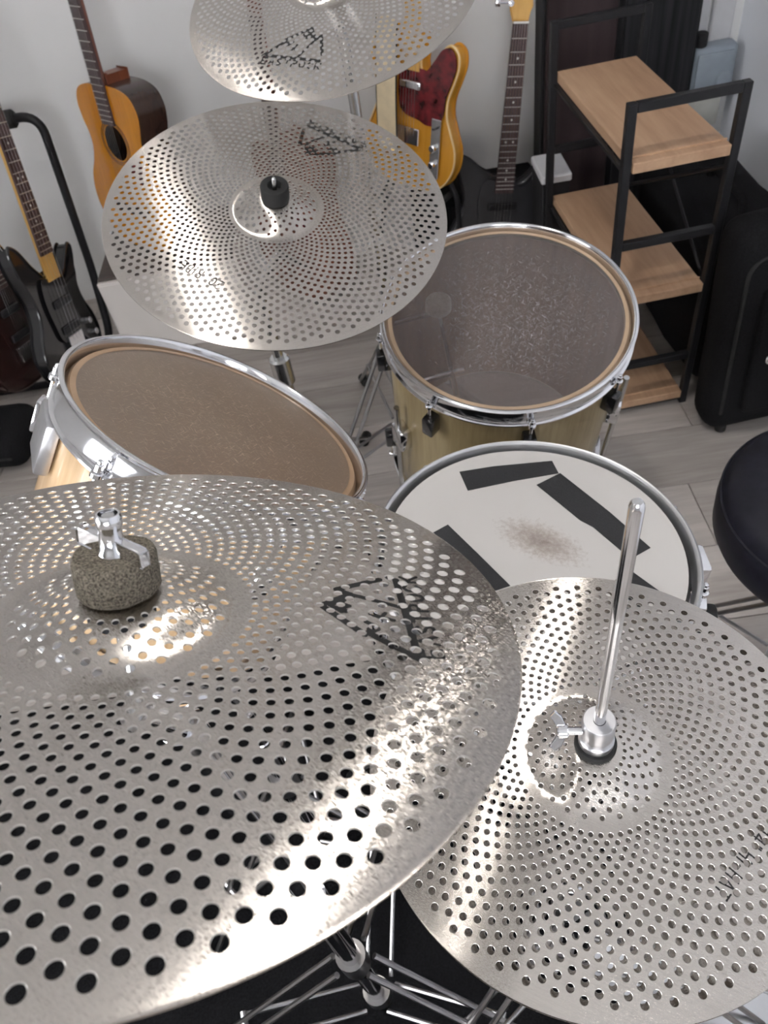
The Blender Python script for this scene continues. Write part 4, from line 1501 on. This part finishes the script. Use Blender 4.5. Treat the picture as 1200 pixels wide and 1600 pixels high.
def neck(root, z_body, z_end, nut_z, w_end, w_nut, y0, nfret, scale, board, neck_mat, head_outline, head_mat, tuners, dots=True):
    """fretboard, frets, strings, neck shaft and headstock; y0 = front plane of the fretboard"""
    def hw(z):
        t = (z - z_end) / (nut_z - z_end)
        return (w_end * (1 - t) + w_nut * t) / 2
    fb = MB()
    t = 0.006
    vs = []
    for z in (z_end, nut_z):
        w = hw(z)
        vs += [(-w, y0 + t, z), (w, y0 + t, z), (w * 0.97, y0, z), (-w * 0.97, y0, z)]
    fb.add(vs, [[0, 1, 5, 4], [1, 2, 6, 5], [2, 3, 7, 6], [3, 0, 4, 7], [3, 2, 1, 0], [4, 5, 6, 7]])
    fbo = fb.build('fretboard', board, root, smooth=0)
    for k in range(1, nfret + 1):
        z = fret_z(nut_z, scale, k)
        if z < z_end:
            break
        w = hw(z) * 0.97
        MB().box((0, y0 - 0.0004, z), (2 * w, 0.0018, 0.0024), 0.0003).build('fret', 'nickel_fret', fbo, smooth=0)
    if dots:
        for k in (3, 5, 7, 9, 12, 15, 17, 19):
            z = (fret_z(nut_z, scale, k) + fret_z(nut_z, scale, k - 1)) / 2
            if z < z_end + 0.005:
                break
            for x in ((-0.011, 0.011) if k == 12 else (0,)):
                MB().cyl((x, y0 - 0.0005, z), (x, y0 + 0.001, z), 0.0032, 12).build('inlay_dot', 'pearl', fbo)
    MB().box((0, y0 - 0.001, nut_z + 0.0025), (w_nut, 0.008, 0.005), 0.0008).build('nut', 'pearl', root, smooth=0)
    sh = MB()
    vs, fs = [], []
    zs = [z_body, z_body + 0.03, (z_body + nut_z) / 2, nut_z + 0.008]
    for z in zs:
        w = hw(max(z, z_end))
        d = 0.020
        for i in range(9):
            a = PI * i / 8
            vs.append((w * math.cos(a), y0 + t + d * math.sin(a), z))
    for r_ in range(len(zs) - 1):
        for i in range(8):
            fs.append([r_ * 9 + i, r_ * 9 + i + 1, (r_ + 1) * 9 + i + 1, (r_ + 1) * 9 + i])
        fs.append([r_ * 9 + 8, r_ * 9, (r_ + 1) * 9, (r_ + 1) * 9 + 8])
    fs.append(list(range(8, -1, -1)))
    fs.append([27 + i for i in range(9)])
    sh.add(vs, fs)
    sh.build('neck', neck_mat, root, smooth=50)
    hs_ = MB()
    hs_.prism([(x, z + nut_z + 0.004) for x, z in head_outline], y0 + 0.004, y0 + 0.018, 0.002, 2)
    ho = hs_.build('headstock', head_mat, root, smooth=35)
    for x, z in tuners:
        tb = MB()
        tb.cyl((x, y0 + 0.004, z + nut_z), (x, y0 - 0.010, z + nut_z), 0.0042, 12, bev=0.001)
        tb.cyl((x, y0 + 0.0045, z + nut_z), (x, y0 + 0.002, z + nut_z), 0.0075, 14)
        sx = -1 if x < 0 else 1
        tb.cyl((x, y0 + 0.011, z + nut_z), (x + sx * 0.03, y0 + 0.011, z + nut_z), 0.0026, 8)
        tb.box((x + sx * 0.034, y0 + 0.011, z + nut_z), (0.014, 0.008, 0.018), 0.003, None, 2)
        tb.build('tuner', 'chrome', ho)
    return fbo


def strings(root, z0, z1, y0, w0, w1, n):
    mb = MB()
    for i in range(n):
        u = i / (n - 1) - 0.5
        mb.tube([(u * w0, y0, z0), (u * w1, y0, z1)], 0.0005, 5)
    o = mb.build('strings', 'chrome_dull', root)
    tag(o, kind='stuff')
    return o


STRAT_HEAD = [(-0.021, 0), (0.021, 0), (0.024, 0.02), (0.030, 0.034), (0.026, 0.06), (0.020, 0.12), (0.012, 0.165), (-0.012, 0.185), (-0.034, 0.175),
              (-0.040, 0.15), (-0.034, 0.05), (-0.030, 0.025)]
TELE = [(0, 0), (0.075, 0.004), (0.128, 0.030), (0.158, 0.080), (0.160, 0.130), (0.142, 0.175), (0.126, 0.215), (0.126, 0.255), (0.142, 0.300), (0.153, 0.340),
        (0.146, 0.375), (0.118, 0.388), (0.090, 0.365), (0.066, 0.325), (0.042, 0.312), (0.031, 0.330), (0.031, 0.392), (-0.031, 0.402), (-0.080, 0.404),
        (-0.122, 0.385), (-0.144, 0.345), (-0.140, 0.300), (-0.124, 0.255), (-0.122, 0.215), (-0.140, 0.170), (-0.160, 0.125), (-0.158, 0.075), (-0.128, 0.030),
        (-0.075, 0.004)]
DOUBLE = [(0, 0), (0.080, 0.006), (0.132, 0.040), (0.152, 0.095), (0.143, 0.150), (0.120, 0.195), (0.112, 0.235), (0.122, 0.280), (0.142, 0.325), (0.146, 0.352),
          (0.128, 0.362), (0.095, 0.335), (0.062, 0.300), (0.036, 0.290), (0.030, 0.310), (-0.030, 0.310), (-0.040, 0.318), (-0.070, 0.350), (-0.105, 0.400),
          (-0.138, 0.418), (-0.152, 0.395), (-0.146, 0.340), (-0.128, 0.285), (-0.118, 0.240), (-0.126, 0.195), (-0.150, 0.150), (-0.162, 0.095), (-0.138, 0.035),
          (-0.080, 0.006)]
SHORT_HORN = [(x, {0.350: 0.332, 0.400: 0.358, 0.418: 0.368, 0.395: 0.350}.get(z, z)) for x, z in DOUBLE]
AC_HALF = [(0.0, 0.0), (0.075, 0.005), (0.135, 0.032), (0.175, 0.085), (0.186, 0.145), (0.172, 0.205), (0.142, 0.255), (0.124, 0.300), (0.124, 0.340), (0.136, 0.385),
           (0.138, 0.425), (0.118, 0.462), (0.070, 0.480)]
ACOUSTIC = AC_HALF + [(0.0, 0.483)] + [(-x, z) for x, z in AC_HALF[:0:-1]]


def acoustic_guitar(M, label, top='spruce_orange', side='rosewood_dark'):
    t = thing('acoustic_guitar', M, label, 'guitar')
    ol = spline(ACOUSTIC, 5)
    dep = 0.105
    # back and sides
    n = len(ol)
    bd = MB()
    vs = [(x, 0.0025, z) for x, z in ol] + [(x, dep, z) for x, z in ol] + [(x * 0.97, 0.0025, 0.24 + (z - 0.24) * 0.98) for x, z in ol] + \
         [(x * 0.97, dep - 0.004, 0.24 + (z - 0.24) * 0.98) for x, z in ol]
    fs = []
    for i in range(n):
        j = (i + 1) % n
        fs += [[i, j, n + j, n + i], [2 * n + j, 2 * n + i, 3 * n + i, 3 * n + j], [j, i, 2 * n + i, 2 * n + j]]
    fs.append([n + i for i in range(n)])
    fs.append([3 * n + i for i in range(n - 1, -1, -1)])
    bd.add(vs, fs)
    bd.build('body', side, t, smooth=40)
    # soundboard with a real sound hole: ring between outline and hole
    hc, hr = (0.0, 0.325), 0.050
    angs = [math.atan2(z - hc[1], x - hc[0]) for x, z in ol]
    sb = MB()
    vs, fs = [], []
    for y_ in (0.0, 0.0030):
        vs += [(x, y_, z) for x, z in ol]
        vs += [(hc[0] + hr * math.cos(a), y_, hc[1] + hr * math.sin(a)) for a in angs]
    for i in range(n):
        j = (i + 1) % n
        fs += [[i, j, n + j, n + i], [2 * n + j, 2 * n + i, 3 * n + i, 3 * n + j], [i, 2 * n + i, 2 * n + j, j], [n + j, 3 * n + j, 3 * n + i, n + i]]
    sb.add(vs, fs)
    sbo = sb.build('soundboard', top, t, smooth=30)
    ro = MB()
    for r_ in (0.056, 0.062):
        ro.tube([Vector((hc[0] + r_ * math.cos(a), -0.0001, hc[1] + r_ * math.sin(a))) for a in [2 * PI * k / 48 for k in range(49)]], 0.0011, 6)
    ro.build('rosette', 'rosewood_dark', sbo)
    pg = MB()
    pg.prism(spline([(0.052, 0.285), (0.095, 0.29), (0.105, 0.25), (0.085, 0.215), (0.05, 0.235), (0.035, 0.268)][::-1], 4)[::-1], -0.0012, 0.0, 0)
    pg.build('pickguard', 'tortoise', sbo, smooth=0)
    br = MB()
    br.box((0, -0.004, 0.125), (0.16, 0.008, 0.028), 0.003)
    br.box((0, -0.009, 0.128), (0.078, 0.004, 0.004), 0.001)
    br.build('bridge', 'rosewood_dark', t, smooth=0)
    heads = [(-0.022, 0), (0.022, 0), (0.030, 0.03), (0.033, 0.15), (0.022, 0.175), (-0.022, 0.175), (-0.033, 0.15), (-0.030, 0.03)]
    neck(t, 0.465, 0.378, 0.81, 0.056, 0.046, -0.008, 20, 0.65, 'fretboard', 'mahogany', heads, 'mahogany',
         [(s * 0.022, z) for s in (-1, 1) for z in (0.045, 0.085, 0.125)], dots=False)
    hl = MB()
    hl.prism([(-0.024, 0.478), (0.024, 0.478), (0.024, 0.512), (-0.024, 0.512)], 0.012, 0.094, 0.006, 2)
    hl.build('heel', 'mahogany', t)
    strings(t, 0.128, 0.81, -0.0125, 0.052, 0.036, 6)
    return t


def electric(name, M, label, outline, body_mat, kind, head_mat, neck_mat='maple_neck', board='fretboard', n_str=6, zpocket=0.31, nut=0.755, scale=0.648,
             binding=None, head=STRAT_HEAD, nfret=21, horn_btn=None, zend=None):
    t = thing(name, M, label, 'guitar')
    ol = spline(outline, 5)
    MB().prism(ol, 0.0, 0.045, 0.006, 3).build('body', body_mat, t, smooth=50)
    if binding:
        bn = MB()
        n = len(ol)
        P = [Vector((x, z)) for x, z in ol]
        pts = []
        for i in range(n + 1):
            d = P[(i + 1) % n] - P[(i - 1) % n]
            q = Vector((d.y, -d.x)).normalized()
            p = P[i % n] - q * 0.003
            pts.append((p.x, 0.002, p.y))
        bn.tube(pts, 0.0030, 6, caps=False)
        bn.build('binding', binding, t)
    ze = zend or fret_z(nut, scale, nfret) - 0.012
    tun = [(-0.030 + 0.0, 0.045 + 0.023 * i) for i in range(n_str)]
    neck(t, zpocket - 0.02, ze, nut, 0.056 if n_str == 6 else 0.062, 0.042, -0.012, nfret, scale, board, neck_mat, head, head_mat, tun)
    bz = nut - scale
    strings(t, bz, nut, -0.0165, 0.052, 0.035, n_str)
    br = MB()
    br.box((0, -0.004, bz - 0.008), (0.075, 0.010, 0.045), 0.002)
    br.build('bridge', 'chrome', t, smooth=0)
    if kind == 'single':
        pg = [(0.033, 0.318), (0.052, 0.318), (0.075, 0.345), (0.096, 0.372), (0.120, 0.380), (0.138, 0.366), (0.144, 0.338), (0.134, 0.302), (0.118, 0.262),
              (0.114, 0.222), (0.098, 0.190), (0.060, 0.182), (0.030, 0.190), (-0.020, 0.200), (-0.040, 0.230), (-0.036, 0.310)]
        MB().prism(spline(pg[::-1], 4)[::-1], -0.0024, 0.0, 0.0).build('pickguard', 'tortoise', t, smooth=0)
        MB().box((0, -0.006, 0.275), (0.070, 0.008, 0.020), 0.003).build('pickup', 'chrome', t)
        MB().box((0.092, -0.002, 0.125), (0.032, 0.004, 0.16), 0.002, mtx((0, 0, 0))).build('control_plate', 'chrome_dull', t, smooth=0)
        for zk in (0.085, 0.13):
            MB().cyl((0.092, -0.004, zk), (0.092, -0.020, zk), 0.010, 18, bev=0.002).build('knob', 'chrome', t)
        MB().cyl((0.092, -0.004, 0.18), (0.096, -0.022, 0.184), 0.003, 8).build('selector_switch', 'black_plastic', t)
    else:
        pg = [(0.030, 0.285), (0.060, 0.280), (0.100, 0.315), (0.118, 0.330), (0.118, 0.285), (0.100, 0.235), (0.110, 0.180), (0.118, 0.120), (0.085, 0.075),
              (0.040, 0.110), (-0.05, 0.120), (-0.070, 0.180), (-0.075, 0.250), (-0.060, 0.300), (-0.030, 0.300)]
        MB().prism(spline(pg[::-1], 4)[::-1], -0.0024, 0.0, 0.0).build('pickguard', body_mat, t, smooth=0)
        for zk in (0.150, 0.225):
            MB().box((0, -0.006, zk), (0.086, 0.009, 0.022), 0.003).build('pickup', 'black_plastic', t)
        for x, zk in ((0.085, 0.14), (0.100, 0.10), (0.082, 0.06)):
            MB().cyl((x, -0.002, zk), (x, -0.018, zk), 0.010, 18, bev=0.002).build('knob', 'chrome', t)
    for (x, z) in ([horn_btn] if horn_btn else []):
        d = Vector((x - 0, 0, z - 0.2)).normalized()
        p = Vector((x, 0.022, z))
        MB().cyl(p - d * 0.01, p + d * 0.012, 0.006, 12, bev=0.002).build('strap_button', 'chrome', t)
    return t


# white cabinet with dark top under the acoustic guitar
wc = thing('low_cabinet', (-0.635, 2.285, 0), 'low white cabinet with a dark top, under the acoustic guitar', 'cabinet')
MB().box((0, 0.0, 0.130), (0.42, 0.36, 0.26), 0.002).build('body', 'white_laminate', wc, smooth=0)
MB().box((0, 0.005, 0.264), (0.414, 0.345, 0.008), 0.002).build('top', 'dark_top', wc, smooth=0)
MB().box((0, -0.183, 0.130), (0.412, 0.005, 0.25), 0.001).build('front_panel', 'white_laminate', wc, smooth=0)

AC_M = mtx((-0.700, 2.225, 0.290), rz=rad(-42)) @ Matrix.Rotation(rad(-7), 4, 'X') @ Matrix.Scale(0.93, 4)
acoustic_guitar(AC_M, 'orange-topped acoustic guitar with dark sides, leaning on the back wall at left')
AC2_M = mtx((-0.275, 2.27, 0.012), rz=rad(-50)) @ Matrix.Rotation(rad(-5), 4, 'X')
acoustic_guitar(AC2_M, 'brown acoustic guitar almost hidden behind the middle cymbal', 'mahogany', 'mahogany')

TL_M = mtx((0.118, 2.235, 0.338), rz=rad(-43)) @ Matrix.Rotation(rad(-9), 4, 'X') @ Matrix.Rotation(rad(4), 4, 'Y')
tele = electric('electric_guitar', TL_M, 'amber yellow electric guitar with a dark red pickguard and cream strap', TELE, 'butterscotch', 'single', 'maple_neck',
                binding='cream_binding', nut=0.80, zpocket=0.33, board='maple_neck')
stp = thing('guitar_strap', TL_M, 'broad cream strap hanging over the yellow guitar', 'strap')
s_ = MB()
pth = [(-0.066, -0.030, 0.43), (-0.064, -0.032, 0.34), (-0.062, -0.030, 0.24), (-0.058, -0.027, 0.15), (-0.054, -0.024, 0.10)]
vs, fs = [], []
for x, y_, z in pth:
    for dx, dy in ((-0.034, 0), (0.034, 0), (0.034, -0.003), (-0.034, -0.003)):
        vs.append((x + dx, y_ + dy, z))
for k in range(len(pth) - 1):
    for i in range(4):
        j = (i + 1) % 4
        fs.append([k * 4 + i, k * 4 + j, (k + 1) * 4 + j, (k + 1) * 4 + i])
fs += [[0, 1, 2, 3], [(len(pth) - 1) * 4 + i for i in (3, 2, 1, 0)]]
s_.add(vs, fs)
s_.build('band', 'cream_leather', stp, smooth=30)
e_ = MB()
for sx in (-1, 1):
    e_.tube([(x + sx * 0.0345, y_ - 0.0015, z) for x, y_, z in pth], 0.0024, 6)
e_.build('edging', 'black_plastic', stp)
MB().box((-0.054, -0.026, 0.092), (0.05, 0.008, 0.024), 0.003).build('buckle', 'brass', stp)

CH_M = mtx((0.365, 2.185, 0.015), rz=rad(2)) @ Matrix.Rotation(rad(-8), 4, 'X') @ Matrix.Rotation(rad(8.5), 4, 'Y')
electric('electric_guitar', CH_M, 'charcoal electric guitar with a dark fretboard and maple headstock, left of the shelf rack', SHORT_HORN, 'charcoal_lacquer', 'double',
         'maple_neck', nut=0.70, scale=0.60, horn_btn=(-0.142, 0.368))

BS_M = mtx((-0.930, 1.950, 0.062), rz=rad(78)) @ Matrix.Rotation(rad(-2.5), 4, 'X') @ Matrix.Rotation(rad(16), 4, 'Y')
electric('bass_guitar', BS_M, 'black bass guitar with a maple neck on the rack at left', DOUBLE, 'black_lacquer', 'double', 'maple_neck', n_str=4, nut=0.98,
         scale=0.864, horn_btn=(-0.142, 0.418))
B2_M = mtx((-1.085, 1.955, 0.062), rz=rad(78)) @ Matrix.Rotation(rad(-2.5), 4, 'X') @ Matrix.Rotation(rad(14), 4, 'Y')
electric('electric_guitar', B2_M, 'dark brown electric guitar at the left edge, beside the black bass', DOUBLE, 'dark_brown_lacquer', 'double', 'mahogany', 'mahogany',
         nut=0.755, horn_btn=(-0.142, 0.418))

# guitar rack: bent black tube with foam padding
gr = thing('guitar_rack', (-0.95, 2.30, 0), 'black tubular guitar rack with foam padding at left', 'stand')
fr_ = MB()
fr_.tube(fillet([(-0.75, 0.02, 0.675), (0.078, 0.02, 0.675), (0.040, -0.01, 0.22), (0.03, -0.08, 0.014), (0.03, -0.34, 0.014)], 0.06, 8), 0.0125, 14)
fr_.build('upright_frame', 'black_metal', gr)
fo = MB()
fo.cyl((-0.70, 0.02, 0.675), (0.012, 0.02, 0.675), 0.024, 20, bev=0.006)
fo.build('foam_sleeve', 'rubber', gr)
bb = MB()
bb.tube([(-0.75, 0.02, 0.675), (-0.75, 0.0, 0.20), (-0.75, -0.10, 0.014), (-0.75, -0.34, 0.014)], 0.0125, 12)
bb.tube([(-0.75, -0.30, 0.014), (0.03, -0.30, 0.014)], 0.0115, 10)
bb.build('base_frame', 'black_metal', gr)


# stands for the yellow guitar
def guitar_stand(M, label, w=0.13, z=0.20):
    t = thing('guitar_stand', M, label, 'stand')
    for s in (-1, 1):
        a = MB()
        a.tube(fillet([(s * 0.02, 0.10, z + 0.26), (s * w * 0.75, 0.06, z + 0.03), (s * w, 0.05, z - 0.01), (s * (w + 0.05), -0.02, 0.010)], 0.02), 0.008, 10)
        lg = a.build('leg', 'black_metal', t)
        y = MB()
        y.tube(fillet([(s * w * 0.8, 0.055, z + 0.0), (s * w * 0.8, -0.065, z - 0.008), (s * w * 0.8, -0.075, z + 0.03)], 0.012), 0.009, 10)
        y.build('yoke', 'rubber', lg)
    b_ = MB()
    b_.tube([(0, 0.10, z + 0.26), (0, 0.13, 0.010)], 0.008, 10)
    b_.build('back_leg', 'black_metal', t)
    j = MB()
    j.box((0, 0.10, z + 0.26), (0.06, 0.03, 0.04), 0.005)
    j.build('hinge', 'black_plastic', t)
    return t


guitar_stand(mtx((0.128, 2.215, 0), rz=rad(-43)), 'black folding stand holding the yellow guitar', z=0.318)
guitar_stand(mtx((0.375, 2.15, 0), rz=rad(2)), 'black folding stand behind the charcoal guitar', w=0.07, z=0.03)

# padded bag end on the floor at far left
gb = thing('gig_bag', mtx((-1.375, 1.745, 0), rz=rad(-6)), 'black padded bag lying on the floor at the left edge', 'bag')
soft_box((0, 0, 0.06), (0.66, 0.20, 0.115), 0.05, 'black_cloth', 'body', gb, 0.006, 3.0)
MB().tube(fillet([(-0.30, -0.102, 0.06), (0.30, -0.102, 0.06)], 0.02), 0.004, 8).build('zip_seam', 'rubber', gb)
